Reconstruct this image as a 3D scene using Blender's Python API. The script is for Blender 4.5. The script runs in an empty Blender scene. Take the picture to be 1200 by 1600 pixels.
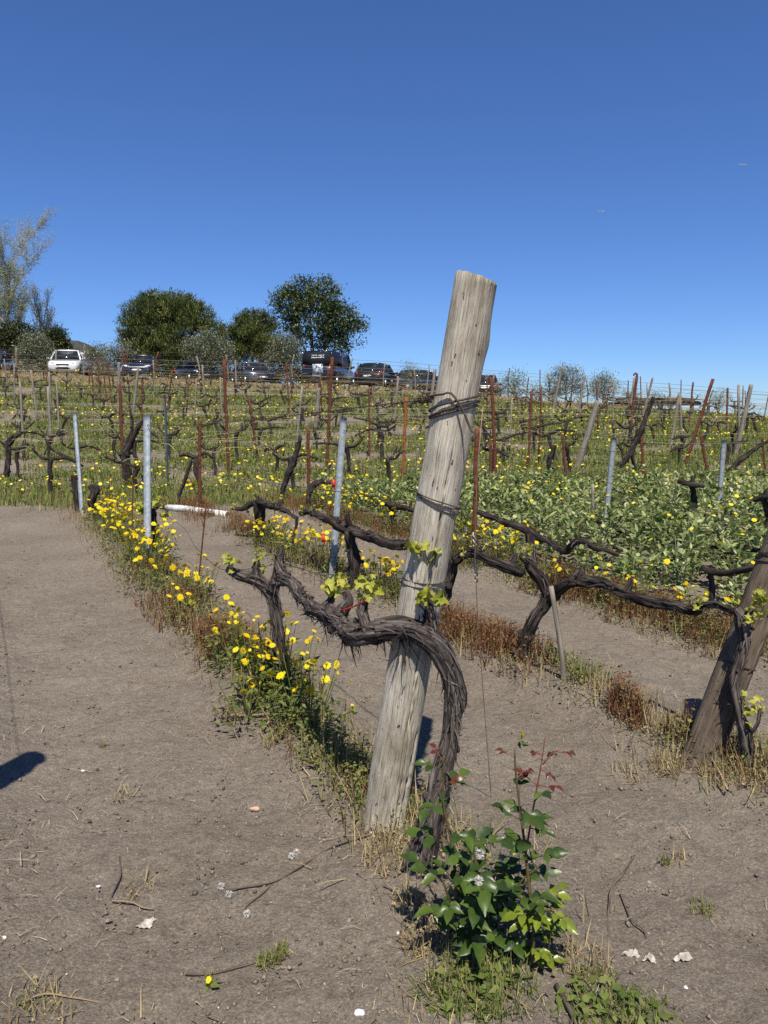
import bpy, bmesh, math, random
import numpy as np
from mathutils import Vector, Matrix, Euler

random.seed(7); RNG = np.random.default_rng(11)
PI = math.pi
scene = bpy.context.scene
C = scene.collection

# ------------------------------------------------------------------ camera, sky, sun, exposure
F_PX = 1150.0                      # focal length in pixels of the 1200x1600 photograph
PITCH = math.atan(165 / F_PX)      # looking slightly down
CAM_H = 1.55
cam_d = bpy.data.cameras.new('camera'); cam = bpy.data.objects.new('camera', cam_d); C.objects.link(cam)
cam_d.sensor_fit = 'VERTICAL'; cam_d.sensor_height = 36.0; cam_d.lens = F_PX / 1600 * 36.0
cam_d.clip_start = 0.05; cam_d.clip_end = 60000
cam.location = (0, 0, CAM_H); cam.rotation_euler = (PI / 2 - PITCH, 0, 0)
scene.camera = cam

SUN_EL, SUN_AZ = math.radians(60.0), math.radians(5.5)      # sun behind the camera, a touch to the right
sun_from = Vector((math.cos(SUN_EL) * math.sin(SUN_AZ), -math.cos(SUN_EL) * math.cos(SUN_AZ), math.sin(SUN_EL)))
world = bpy.data.worlds.new('World'); scene.world = world; world.use_nodes = True
wn = world.node_tree.nodes; wl = world.node_tree.links; wn.clear()
sky = wn.new('ShaderNodeTexSky'); sky.sky_type = 'NISHITA'; sky.sun_disc = False
sky.sun_elevation = SUN_EL; sky.sun_rotation = math.atan2(sun_from.x, sun_from.y)
sky.altitude = 1500; sky.air_density = 1.0; sky.dust_density = 0.0; sky.ozone_density = 5.0
gam = wn.new('ShaderNodeGamma'); gam.inputs[1].default_value = .94
tint = wn.new('ShaderNodeMix'); tint.data_type = 'RGBA'; tint.blend_type = 'MULTIPLY'; tint.inputs[0].default_value = 1; tint.inputs[7].default_value = (.513, .702, 1.02, 1)
bg = wn.new('ShaderNodeBackground'); bg.inputs[1].default_value = 0.10
wo = wn.new('ShaderNodeOutputWorld')
wl.new(sky.outputs[0], gam.inputs[0]); wl.new(gam.outputs[0], tint.inputs[6]); wl.new(tint.outputs[2], bg.inputs[0]); wl.new(bg.outputs[0], wo.inputs[0])
sun_d = bpy.data.lights.new('sun', 'SUN'); sun_d.energy = 4.9; sun_d.angle = math.radians(0.55); sun_d.color = (1.0, 0.925, 0.80)
sun = bpy.data.objects.new('sun', sun_d); C.objects.link(sun)
sun.rotation_euler = sun_from.to_track_quat('Z', 'Y').to_euler(); sun.location = (0, -5, 12)
vs = scene.view_settings; vs.view_transform = 'Standard'; vs.look = 'None'; vs.exposure = 0.45; vs.gamma = 1.0; vs.use_curve_mapping = False
scene.cycles.use_denoising = False
scene.cycles.max_bounces = 8; scene.cycles.diffuse_bounces = 3; scene.cycles.transparent_max_bounces = 8

# ------------------------------------------------------------------ noise and terrain
def hsh(ix, iy, s):
    n = (ix.astype(np.int64) * 374761393 + iy.astype(np.int64) * 668265263 + s * 1274126177) & 0xffffffff
    n = ((n ^ (n >> 13)) * 1274126177) & 0xffffffff
    return ((n ^ (n >> 16)) & 0xffff) / 65535.0
def vn(x, y, s=0):
    x = np.asarray(x, float); y = np.asarray(y, float)
    ix = np.floor(x); iy = np.floor(y); fx = x - ix; fy = y - iy
    fx = fx * fx * (3 - 2 * fx); fy = fy * fy * (3 - 2 * fy)
    a = hsh(ix, iy, s); b = hsh(ix + 1, iy, s); c = hsh(ix, iy + 1, s); d = hsh(ix + 1, iy + 1, s)
    return ((a * (1 - fx) + b * fx) * (1 - fy) + (c * (1 - fx) + d * fx) * fy) * 2 - 1
def fbm(x, y, s=0, o=4):
    x = np.asarray(x, float); y = np.asarray(y, float); t = 0; a = 0.5
    for i in range(o):
        t = t + a * vn(x, y, s + i * 17); x = x * 2.03 + 5.3; y = y * 2.03 + 1.7; a *= 0.5
    return t
def sst(a, b, x):
    t = np.clip((np.asarray(x, float) - a) / (b - a), 0, 1); return t * t * (3 - 2 * t)
ROW_S = 0.545
def rowx(k, y): return -.26 + 1.68 * k - ROW_S * (y - 3.08)
CREST = 42.0
def Hbase(x, y):
    x = np.asarray(x, float); y = np.asarray(y, float)
    t = np.clip((y - 12) / (CREST - 12), 0, 1)
    fac = np.where(x < 0, 1 - .0159 * np.maximum(x, -60), 1 - .030 * np.minimum(x, 28))
    z = 2.57 * t ** 1.25 * fac
    right = sst(2, 12, x)
    z = z - right * np.clip(y - CREST - 0.5, 0, 400) * .10
    z = z - np.clip(y - 78, 0, 1500) * .085 - np.clip(np.abs(x) - 70, 0, 1500) * .02 * sst(40, 120, y)
    return z
def H(x, y):
    x = np.asarray(x, float); y = np.asarray(y, float)
    z = Hbase(x, y)
    near = 1 - sst(10.5, 12.5, y)
    for k in range(-2, 7):
        d = (x - rowx(k, y)) * .878
        z = z + near * .075 * np.exp(-(d / .24) ** 2) * (1 + .5 * vn(y * 2.1, k * 7.3, 5))
    z = z + fbm(x * 1.1, y * 1.1, 31, 3) * .035 + fbm(x * 4.5, y * 4.5, 77, 3) * .022 * sst(40, 12, y)
    return z
def Hs(x, y): return float(H(np.array([x]), np.array([y]))[0])

CP, SP = math.cos(PITCH), math.sin(PITCH)
def ray(px, py):
    u = (px - 600) / F_PX; v = (800 - py) / F_PX
    return Vector((u, CP + v * SP, -SP + v * CP))
def P(px, py, Y):
    d = ray(px, py); t = Y / d.y
    return Vector((d.x * t, Y, CAM_H + d.z * t))
def depth(p): return p[1] * CP - (p[2] - CAM_H) * SP
def G(px, py):
    """the point of the ground seen at a pixel"""
    d = ray(px, py); ys = np.concatenate([np.arange(.8, 14, .02), np.arange(14, 45, .1)])
    t = ys / d.y; zz = CAM_H + d.z * t; hh = H(d.x * t, ys)
    i = np.argmax(zz < hh) if np.any(zz < hh) else len(ys) - 1
    return Vector((d.x * t[i], ys[i], float(hh[i])))
def RY(k, px):          # distance along row k for a pixel column, at arm height
    u = (px - 600) / F_PX
    return (-.26 + ROW_S * 3.08 + 1.68 * k - .09 * u) / (ROW_S + .99 * u)
def RYg(k, px):         # the same on the ground
    u = (px - 600) / F_PX
    return (-.26 + ROW_S * 3.08 + 1.68 * k - .22 * u) / (ROW_S + .99 * u)

# ------------------------------------------------------------------ objects
def obj(name, me, parent=None):
    o = bpy.data.objects.new(name, me); C.objects.link(o)
    if parent is not None: o.parent = parent
    return o
def tag(o, label=None, cat=None, group=None, kind=None):
    if label: o['label'] = label
    if cat: o['category'] = cat
    if group: o['group'] = group
    if kind: o['kind'] = kind
    return o
def thing(name, label, cat, loc=(0, 0, 0), group=None):
    o = bpy.data.objects.new(name, None); C.objects.link(o); o.location = loc
    o.empty_display_size = .1
    return tag(o, label, cat, group)
def copy_tree(o, parent=None):
    c = o.copy(); C.objects.link(c); c.parent = parent
    for ch in list(o.children): copy_tree(ch, c)
    return c

class MB:
    """collects geometry in numpy arrays and makes one mesh of it"""
    def __init__(s): s.V = []; s.F = []; s.T = []; s.R = []; s.n = 0
    def add(s, V, F, tc=None, var=None):
        V = np.asarray(V, float).reshape(-1, 3)
        s.V.append(V); s.T.append(V if tc is None else np.asarray(tc, float))
        s.R.append(np.zeros(len(V)) if var is None else np.broadcast_to(np.asarray(var, float), (len(V),)))
        for f in (F if isinstance(F, (list, tuple)) and len(F) and isinstance(F[0], np.ndarray) else [np.asarray(F)]):
            if len(f): s.F.append(np.asarray(f, np.int64) + s.n)
        s.n += len(V); return s
    def mesh(s, name, mat, smooth=False, origin=None):
        V = np.concatenate(s.V)
        if origin is not None: V = V - np.asarray(origin, float)
        me = bpy.data.meshes.new(name)
        me.vertices.add(len(V)); me.vertices.foreach_set('co', V.astype(np.float32).ravel())
        loops = np.concatenate([f.ravel() for f in s.F]); tot = np.concatenate([np.full(len(f), f.shape[1]) for f in s.F])
        me.loops.add(len(loops)); me.loops.foreach_set('vertex_index', loops.astype(np.int32))
        me.polygons.add(len(tot)); st = np.concatenate([[0], np.cumsum(tot)[:-1]])
        me.polygons.foreach_set('loop_start', st.astype(np.int32))
        if smooth: me.polygons.foreach_set('use_smooth', np.ones(len(tot), bool))
        a = me.attributes.new('tc', 'FLOAT_VECTOR', 'POINT'); a.data.foreach_set('vector', np.concatenate(s.T).astype(np.float32).ravel())
        a = me.attributes.new('var', 'FLOAT', 'POINT'); a.data.foreach_set('value', np.concatenate(s.R).astype(np.float32))
        me.update(calc_edges=True)
        if mat: me.materials.append(mat)
        return me
    def part(s, name, mat, parent=None, smooth=False):
        o = None
        if parent is not None:
            q = parent; org = Vector((0, 0, 0))
            while q is not None: org = org + Vector(q.location); q = q.parent
            o = org
        return obj(name, s.mesh(name, mat, smooth, o), parent)

def smooth_path(pts, step):
    """Catmull-Rom through pts (rows x,y,z,r), resampled evenly"""
    p = np.asarray(pts, float)
    if len(p) == 2: p = np.vstack([p[0], p.mean(0), p[1]])
    e = np.vstack([2 * p[0] - p[1], p, 2 * p[-1] - p[-2]]); out = []
    for i in range(1, len(e) - 2):
        L = np.linalg.norm(e[i + 1][:3] - e[i][:3]); n = max(2, int(L / step))
        t = np.linspace(0, 1, n, endpoint=False)[:, None]
        a, b, c, d = e[i - 1], e[i], e[i + 1], e[i + 2]
        out.append(.5 * (2 * b + (c - a) * t + (2 * a - 5 * b + 4 * c - d) * t * t + (3 * b - a - 3 * c + d) * t ** 3))
    out.append(p[-1:]); q = np.vstack(out); q[:, 3] = np.maximum(q[:, 3], 1e-4)
    return q
def frames(p):
    t = np.gradient(p, axis=0); t /= np.linalg.norm(t, axis=1)[:, None] + 1e-12
    n = np.zeros_like(t); r = np.array([1., 0, 0]) if abs(t[0][0]) < .9 else np.array([0, 0, 1.])
    n[0] = r - t[0] * (r @ t[0]); n[0] /= np.linalg.norm(n[0])
    for i in range(1, len(t)):
        v = n[i - 1] - t[i] * (n[i - 1] @ t[i]); n[i] = v / (np.linalg.norm(v) + 1e-12)
    return t, n, np.cross(t, n)
def tube(mb, pts, sides=8, step=.03, ridge=0., seed=0, lump=0., wob=0., var=0., freq=2.6, cap=True):
    q = smooth_path(pts, step); p = q[:, :3].copy(); r = q[:, 3]
    s = np.concatenate([[0], np.cumsum(np.linalg.norm(np.diff(p, axis=0), axis=1))])
    if wob:
        for ax in range(3): p[:, ax] += wob * fbm(s * 9, s * 0 + ax * 3.1, seed + 40, 3)
    t, n, b = frames(p)
    a = np.linspace(0, 2 * PI, sides, endpoint=False)
    ca, sa = np.cos(a)[None, :], np.sin(a)[None, :]; S = s[:, None]
    rr = np.broadcast_to(r[:, None], (len(p), sides)).copy()
    if ridge: rr = rr * (1 + ridge * fbm(ca * freq + S * 1.6 + seed, sa * freq + S * 1.1, seed, 4) * 2)
    if lump: rr = rr * (1 + lump * fbm(ca * .9 + S * 11, sa * .9 + seed * 1.3 + S * 3, seed + 9, 3) * 2)
    V = p[:, None, :] + rr[..., None] * (n[:, None, :] * ca[..., None] + b[:, None, :] * sa[..., None])
    tc = np.stack([np.broadcast_to(ca * r[:, None], rr.shape), np.broadcast_to(sa * r[:, None], rr.shape), np.broadcast_to(S + seed * .37, rr.shape)], -1)
    m = len(p); i = np.arange(m - 1)[:, None] * sides; j = np.arange(sides)[None, :]; j2 = (j + 1) % sides
    F = np.stack([i + j, i + j2, i + sides + j2, i + sides + j], -1).reshape(-1, 4)
    Fs = [F]
    if cap: Fs += [np.arange(sides)[::-1][None, :], ((m - 1) * sides + np.arange(sides))[None, :]]
    mb.add(V.reshape(-1, 3), Fs, tc.reshape(-1, 3), var)
    return p, t, n, b, r, s
def box(mb, c, sx, sy, sz, M=None, var=0.):
    v = np.array([[x, y, z] for x in (-.5, .5) for y in (-.5, .5) for z in (-.5, .5)]) * [sx, sy, sz]
    if M is not None: v = v @ np.array(M.to_3x3()).T
    f = np.array([[0, 1, 3, 2], [4, 6, 7, 5], [0, 4, 5, 1], [2, 3, 7, 6], [0, 2, 6, 4], [1, 5, 7, 3]])
    mb.add(v + np.asarray(c, float), f, None, var)
def rotmats(yaw, tilt, roll):
    cy, sy, ct, st, cr, sr = np.cos(yaw), np.sin(yaw), np.cos(tilt), np.sin(tilt), np.cos(roll), np.sin(roll)
    o, l = np.zeros_like(cy), np.ones_like(cy)
    Rz = np.stack([cy, -sy, o, sy, cy, o, o, o, l], -1).reshape(-1, 3, 3)
    Rx = np.stack([l, o, o, o, ct, -st, o, st, ct], -1).reshape(-1, 3, 3)
    R2 = np.stack([cr, -sr, o, sr, cr, o, o, o, l], -1).reshape(-1, 3, 3)
    return Rz @ Rx @ R2
def scatter(mb, pv, pf, pos, R, scale, var=None):
    pv = np.asarray(pv, float); N = len(pos); scale = np.asarray(scale, float)
    if scale.ndim == 1: scale = scale[:, None].repeat(3, 1)
    V = np.einsum('nij,nkj->nki', R, pv[None] * scale[:, None, :]) + np.asarray(pos)[:, None, :]
    off = (np.arange(N) * len(pv))[:, None, None]
    pf = pf if isinstance(pf, list) else [pf]
    Fs = [(np.asarray(f)[None] + off).reshape(-1, np.asarray(f).shape[1]) for f in pf]
    va = np.repeat(RNG.random(N) if var is None else np.asarray(var), len(pv))
    mb.add(V.reshape(-1, 3), Fs, None, va)
U = lambda n, a=0., b=1.: RNG.uniform(a, b, n)
# unit shapes
BLADE_V = np.array([[-.5, 0, 0], [.5, 0, 0], [-.32, .16, .55], [.32, .16, .55], [0, .48, 1.0]]); BLADE_F = [np.array([[0, 1, 3, 2]]), np.array([[2, 3, 4]])]
LEAF_V = np.array([[0, 0, 0], [-.3, .38, .07], [0, .45, 0], [.3, .38, .07], [0, 1, -.06]]); LEAF_F = [np.array([[0, 2, 1], [0, 3, 2], [1, 2, 4], [2, 3, 4]])]
OCT_V = np.array([[1, 0, 0], [-1, 0, 0], [0, 1, 0], [0, -1, 0], [0, 0, 1], [0, 0, -1.]]); OCT_F = [np.array([[0, 2, 4], [2, 1, 4], [1, 3, 4], [3, 0, 4], [2, 0, 5], [1, 2, 5], [3, 1, 5], [0, 3, 5]])]
_a = np.linspace(0, 2 * PI, 7)[:-1]
HEAD_V = np.vstack([[[0, 0, .12]], np.stack([np.cos(_a), np.sin(_a), 0 * _a], -1)]) * [.5, .5, .5]; HEAD_F = [np.array([[0, i + 1, (i + 1) % 6 + 1] for i in range(6)])]

# ------------------------------------------------------------------ materials
def col4(c): return (c[0], c[1], c[2], 1)
def pmat(name, cols, scale=8., detail=6, stretch=(1, 1, 1), coord='tc', rough=.85, spec=.25, metal=0., bump=0., bscale=None, bdist=.01,
         val=(1., 1.), by='noise', transl=0., blot=None, lo=.32, hi=.68, clear=0.):
    m = bpy.data.materials.new(name); m.use_nodes = True; nt = m.node_tree; N = nt.nodes; L = nt.links
    bs = N['Principled BSDF']; bs.inputs['Roughness'].default_value = rough; bs.inputs['Metallic'].default_value = metal
    bs.inputs['Specular IOR Level'].default_value = spec
    if clear: bs.inputs['Coat Weight'].default_value = clear; bs.inputs['Coat Roughness'].default_value = .05
    if coord == 'tc': a = N.new('ShaderNodeAttribute'); a.attribute_name = 'tc'; vec = a.outputs['Vector']
    elif coord == 'pos': a = N.new('ShaderNodeNewGeometry'); vec = a.outputs['Position']
    else: a = N.new('ShaderNodeTexCoord'); vec = a.outputs['Object']
    mp = N.new('ShaderNodeMapping'); mp.inputs['Scale'].default_value = stretch; L.new(vec, mp.inputs['Vector'])
    def noise(sc, det=detail, rg=.55):
        n = N.new('ShaderNodeTexNoise'); n.inputs['Scale'].default_value = sc; n.inputs['Detail'].default_value = det; n.inputs['Roughness'].default_value = rg
        L.new(mp.outputs[0], n.inputs['Vector']); return n.outputs['Fac']
    va = N.new('ShaderNodeAttribute'); va.attribute_name = 'var'
    if by == 'rand': oi = N.new('ShaderNodeObjectInfo'); vfac = oi.outputs['Random']
    else: vfac = va.outputs['Fac']
    nz = noise(scale)
    rp = N.new('ShaderNodeValToRGB'); els = rp.color_ramp.elements
    while len(els) < len(cols): els.new(.5)
    for i, c in enumerate(cols):
        x = i / max(1, len(cols) - 1); els[i].position = (lo + (hi - lo) * x) if by == 'noise' else x; els[i].color = col4(c)
    L.new(nz if by == 'noise' else vfac, rp.inputs['Fac']); out = rp.outputs['Color']
    if by != 'noise' and scale:
        mx = N.new('ShaderNodeMix'); mx.data_type = 'RGBA'; mx.blend_type = 'MULTIPLY'; mx.inputs[0].default_value = .45
        L.new(out, mx.inputs[6]); r2 = N.new('ShaderNodeMapRange'); r2.inputs[1].default_value = .3; r2.inputs[2].default_value = .7; r2.inputs[3].default_value = .35; r2.inputs[4].default_value = 1.25
        L.new(nz, r2.inputs[0]); L.new(r2.outputs[0], mx.inputs[7]); out = mx.outputs[2]
    if blot:      # stains with their own shape: (colour, scale, lo, hi)
        for bc, bsc, b0, b1 in blot:
            n2 = noise(bsc, 4); r3 = N.new('ShaderNodeMapRange'); r3.inputs[1].default_value = b0; r3.inputs[2].default_value = b1; L.new(n2, r3.inputs[0])
            mx = N.new('ShaderNodeMix'); mx.data_type = 'RGBA'; L.new(r3.outputs[0], mx.inputs[0]); L.new(out, mx.inputs[6]); mx.inputs[7].default_value = col4(bc); out = mx.outputs[2]
    if val != (1., 1.):
        r4 = N.new('ShaderNodeMapRange'); r4.inputs[3].default_value = val[0]; r4.inputs[4].default_value = val[1]; L.new(vfac, r4.inputs[0])
        mx = N.new('ShaderNodeMix'); mx.data_type = 'RGBA'; mx.blend_type = 'MULTIPLY'; mx.inputs[0].default_value = 1
        L.new(out, mx.inputs[6]); L.new(r4.outputs[0], mx.inputs[7]); out = mx.outputs[2]
    L.new(out, bs.inputs['Base Color'])
    if bump:
        bp = N.new('ShaderNodeBump'); bp.inputs['Strength'].default_value = bump; bp.inputs['Distance'].default_value = bdist
        L.new(noise(bscale or scale, 8, .65), bp.inputs['Height']); L.new(bp.outputs[0], bs.inputs['Normal'])
    if transl:
        tr = N.new('ShaderNodeBsdfTranslucent'); L.new(out, tr.inputs['Color']); ms = N.new('ShaderNodeMixShader'); ms.inputs[0].default_value = transl
        L.new(bs.outputs[0], ms.inputs[1]); L.new(tr.outputs[0], ms.inputs[2]); L.new(ms.outputs[0], N['Material Output'].inputs['Surface'])
    return m

MT = {}
MT['wood'] = pmat('weathered_wood', [(.15, .13, .105), (.29, .26, .21), (.40, .365, .30)], 95, 8, (1, 1, .035), rough=.9, bump=.55, bscale=120, bdist=.004,
                  blot=[((.17, .14, .11), 9, .60, .78), ((.30, .30, .23), 16, .66, .8)], lo=.28, hi=.62)
MT['wood_dark'] = pmat('dark_wood', [(.035, .026, .02), (.10, .075, .058), (.17, .135, .105)], 80, 8, (1, 1, .035), rough=.9, bump=.5, bscale=110, bdist=.004,
                       blot=[((.05, .03, .02), 8, .55, .7)])
MT['wood_grey'] = pmat('grey_stake_wood', [(.09, .075, .06), (.20, .175, .14), (.29, .26, .21)], 60, 7, (1, 1, .06), rough=.9, bump=.4, bscale=90, bdist=.003)
MT['endgrain'] = pmat('end_grain', [(.16, .13, .1), (.33, .29, .23)], 60, 6, coord='obj', rough=.95, bump=.4, bdist=.003)
MT['bark'] = pmat('vine_bark', [(.010, .008, .007), (.062, .051, .045), (.165, .14, .128)], 120, 8, (1, 1, .055), rough=.95, spec=.12, bump=.9, bscale=150, bdist=.006, lo=.3, hi=.66)
MT['bark_old'] = pmat('dark_vine_bark', [(.008, .006, .006), (.034, .027, .024), (.095, .08, .072)], 90, 8, (1, 1, .09), rough=.95, spec=.1, bump=.9, bscale=120, bdist=.007, lo=.32, hi=.68)
MT['strip'] = pmat('bark_strips', [(.014, .012, .011), (.07, .058, .051), (.15, .127, .114)], 60, 5, by='var', rough=.95, spec=.1)
MT['cane'] = pmat('dry_canes', [(.22, .17, .10), (.36, .29, .17), (.42, .38, .2)], 20, 4, by='var', rough=.8)
MT['galv'] = pmat('galvanised_steel', [(.20, .235, .255), (.28, .32, .345), (.36, .40, .42)], 26, 7, coord='obj', rough=.6, spec=.4, metal=.2, bump=.12, bdist=.002,
                  blot=[((.13, .09, .06), 34, .62, .72)])
MT['rust'] = pmat('rusty_steel', [(.055, .022, .014), (.115, .042, .024), (.17, .07, .038)], 40, 6, rough=.9, spec=.15, bump=.4, bdist=.002)
MT['rust_orange'] = pmat('orange_rust', [(.13, .04, .015), (.26, .085, .03), (.33, .13, .05)], 40, 6, rough=.9, spec=.15, bump=.4, bdist=.002)
MT['wire'] = pmat('rusty_wire', [(.04, .028, .022), (.10, .075, .06)], 60, 3, rough=.7, spec=.3, metal=.3)
MT['wire_pale'] = pmat('pale_wire', [(.30, .28, .24), (.42, .39, .34)], 60, 3, rough=.55, spec=.4, metal=.3)
MT['daisy'] = pmat('daisy_petals', [(.74, .50, .006), (.84, .66, .012), (.86, .74, .03)], 0.001, 0, by='rand', rough=.6, spec=.2, transl=.25)
MT['daisy_far'] = pmat('far_daisy_petals', [(.70, .50, .01), (.84, .68, .02), (.84, .74, .10)], 0.001, 0, by='var', rough=.6, spec=.2, transl=.2)
MT['disc'] = pmat('daisy_disc', [(.62, .30, .01), (.80, .45, .01)], 300, 2, coord='obj', rough=.8)
MT['herb'] = pmat('daisy_leaves', [(.07, .10, .022), (.13, .165, .035), (.20, .22, .06), (.30, .27, .11)], 0.001, 0, by='var', rough=.65, transl=.25)
MT['redweed'] = pmat('red_weeds', [(.11, .038, .022), (.19, .068, .034), (.23, .12, .05), (.25, .18, .075), (.13, .12, .04)], 0.001, 0, by='var', rough=.75, transl=.25)
MT['drygrass'] = pmat('dry_grass', [(.20, .14, .07), (.34, .26, .13), (.46, .37, .2), (.24, .22, .08)], 0.001, 0, by='var', rough=.8, transl=.2)
MT['grass'] = pmat('green_grass', [(.055, .085, .018), (.10, .15, .03), (.17, .21, .05), (.26, .25, .10)], 0.001, 0, by='var', rough=.7, transl=.3)
MT['farherb'] = pmat('slope_herbs', [(.07, .12, .02), (.13, .20, .035), (.20, .26, .05), (.28, .28, .09), (.17, .12, .045)], 0.001, 0, by='var', rough=.75, transl=.25)
MT['bean'] = pmat('bean_leaves', [(.08, .12, .03), (.18, .235, .065), (.32, .37, .13), (.56, .57, .30)], 0.001, 0, by='var', rough=.5, spec=.4, transl=.25)
MT['beanstem'] = pmat('bean_stems', [(.10, .14, .06), (.16, .2, .09)], 10, 2, rough=.6)
MT['vineleaf'] = pmat('young_vine_leaf', [(.30, .34, .035), (.42, .43, .06), (.50, .47, .09)], 12, 3, coord='obj', by='rand', rough=.5, spec=.35, transl=.35)
MT['roseleaf'] = pmat('rose_leaf', [(.028, .055, .010), (.05, .09, .014), (.085, .135, .02)], 14, 3, coord='obj', by='rand', rough=.38, spec=.42, transl=.2)
MT['roselight'] = pmat('light_rose_leaf', [(.15, .20, .02), (.23, .29, .03)], 14, 3, coord='obj', by='rand', rough=.32, spec=.5, transl=.3)
MT['rosered'] = pmat('red_rose_leaf', [(.09, .018, .014), (.13, .03, .02), (.11, .05, .022)], 14, 3, coord='obj', by='rand', rough=.35, spec=.5, transl=.25)
MT['rosestem'] = pmat('rose_stem', [(.05, .04, .018), (.10, .085, .035)], 30, 3, rough=.5)
MT['rosestem_red'] = pmat('red_rose_stem', [(.14, .03, .02), (.18, .06, .035)], 30, 3, rough=.45)
MT['straw'] = pmat('straw_litter', [(.26, .2, .12), (.42, .34, .22), (.5, .43, .3)], 0.001, 0, by='var', rough=.85)
MT['twig'] = pmat('dry_twig', [(.055, .04, .032), (.15, .115, .09)], 60, 4, (1, 1, .2), rough=.9, bump=.3, bdist=.002)
MT['white'] = pmat('white_plastic', [(.62, .62, .6), (.8, .8, .78)], 8, 3, coord='obj', rough=.5)
MT['rag'] = pmat('white_rag', [(.26, .23, .2), (.50, .47, .43)], 40, 4, coord='obj', rough=.95)
MT['fluff'] = pmat('seed_fluff', [(.5, .48, .44), (.75, .73, .69)], 0.001, 0, by='var', rough=.95, transl=.3)
MT['pebble'] = pmat('pale_grit', [(.16, .14, .12), (.34, .31, .28), (.62, .58, .53)], 0.001, 0, by='var', rough=.9)
MT['clod'] = pmat('soil_clods', [(.10, .083, .066), (.195, .167, .135), (.31, .272, .225)], 60, 3, coord='pos', by='var', rough=.97, spec=.1)
MT['pinkstone'] = pmat('pink_stone', [(.5, .3, .22), (.6, .4, .31)], 30, 3, coord='obj', rough=.9)
MT['redtie'] = pmat('red_plastic', [(.5, .03, .02), (.6, .05, .03)], 30, 2, rough=.45)
MT['pine'] = pmat('pine_needles', [(.036, .058, .014), (.08, .112, .026), (.15, .18, .05), (.25, .26, .085)], 0.001, 0, by='var', rough=.6, transl=.1)
MT['oak'] = pmat('broadleaf', [(.034, .056, .016), (.07, .105, .03), (.12, .16, .05), (.22, .24, .10)], 0.001, 0, by='var', rough=.45, spec=.45, transl=.15)
MT['shrub'] = pmat('shrub_leaves', [(.03, .042, .012), (.06, .075, .02), (.11, .115, .03)], 0.001, 0, by='var', rough=.5, transl=.15)
MT['olive'] = pmat('olive_leaves', [(.10, .12, .06), (.17, .195, .11), (.27, .29, .18), (.36, .38, .27)], 0.001, 0, by='var', rough=.5, spec=.4, transl=.15)
MT['poplar'] = pmat('poplar_leaves', [(.30, .32, .14), (.42, .43, .21), (.52, .52, .31)], 0.001, 0, by='var', rough=.6, transl=.4)
MT['treebark'] = pmat('tree_bark', [(.05, .04, .032), (.12, .1, .08)], 12, 5, (1, 1, .3), rough=.95)
MT['palebark'] = pmat('pale_bark', [(.2, .18, .15), (.36, .34, .3)], 12, 5, (1, 1, .3), rough=.9)

def wood_material(name, lo, mid, hi, dark):
    m = bpy.data.materials.new(name); m.use_nodes = True; nt = m.node_tree; N = nt.nodes; L = nt.links
    bs = N['Principled BSDF']; bs.inputs['Roughness'].default_value = .93; bs.inputs['Specular IOR Level'].default_value = .12
    a = N.new('ShaderNodeAttribute'); a.attribute_name = 'tc'
    def nz(sc, st, det=5, rg=.6):
        mp = N.new('ShaderNodeMapping'); mp.inputs['Scale'].default_value = (1, 1, st); L.new(a.outputs['Vector'], mp.inputs['Vector'])
        n = N.new('ShaderNodeTexNoise'); n.inputs['Scale'].default_value = sc; n.inputs['Detail'].default_value = det; n.inputs['Roughness'].default_value = rg; L.new(mp.outputs[0], n.inputs['Vector']); return n.outputs['Fac']
    def ramp(f, els):
        r = N.new('ShaderNodeValToRGB'); e = r.color_ramp.elements
        while len(e) < len(els): e.new(.5)
        for i, (p, c) in enumerate(els): e[i].position = p; e[i].color = col4(c)
        L.new(f, r.inputs['Fac']); return r.outputs['Color']
    def mix(f, x, y, mode='MIX'):
        q = N.new('ShaderNodeMix'); q.data_type = 'RGBA'; q.blend_type = mode
        if isinstance(f, float): q.inputs[0].default_value = f
        else: L.new(f, q.inputs[0])
        L.new(x, q.inputs[6]); L.new(y, q.inputs[7]); return q.outputs[2]
    c = ramp(nz(7, .55, 6, .65), [(.30, lo), (.48, mid), (.70, hi)])
    g = nz(330, .03, 4, .7); c = mix(.9, c, ramp(g, [(.36, (.42, .40, .37)), (.5, (1, 1, 1)), (.66, (1.35, 1.34, 1.30))]), 'MULTIPLY')
    c = mix(.6, c, ramp(nz(60, .05, 5, .6), [(.34, (.6, .58, .55)), (.48, (1, 1, 1)), (.7, (1.15, 1.15, 1.13))]), 'MULTIPLY')
    pits = ramp(nz(75, .30, 3, .6), [(.665, (0, 0, 0)), (.71, (1, 1, 1))]); dk = N.new('ShaderNodeRGB'); dk.outputs[0].default_value = col4(dark); c = mix(pits, c, dk.outputs[0])
    chk = ramp(nz(150, .012, 2, .5), [(.70, (0, 0, 0)), (.74, (1, 1, 1))]); c = mix(chk, c, dk.outputs[0])
    L.new(c, bs.inputs['Base Color'])
    s1 = N.new('ShaderNodeMath'); s1.operation = 'SUBTRACT'; L.new(g, s1.inputs[0]); L.new(pits, s1.inputs[1])
    bp = N.new('ShaderNodeBump'); bp.inputs['Strength'].default_value = .7; bp.inputs['Distance'].default_value = .004; L.new(s1.outputs[0], bp.inputs['Height']); L.new(bp.outputs[0], bs.inputs['Normal'])
    return m
MT['wood'] = wood_material('weathered_timber', (.22, .185, .135), (.40, .365, .29), (.56, .525, .44), (.05, .04, .03))
MT['wood_dark'] = wood_material('dark_timber', (.07, .052, .038), (.13, .10, .075), (.19, .155, .12), (.025, .018, .014))
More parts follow.
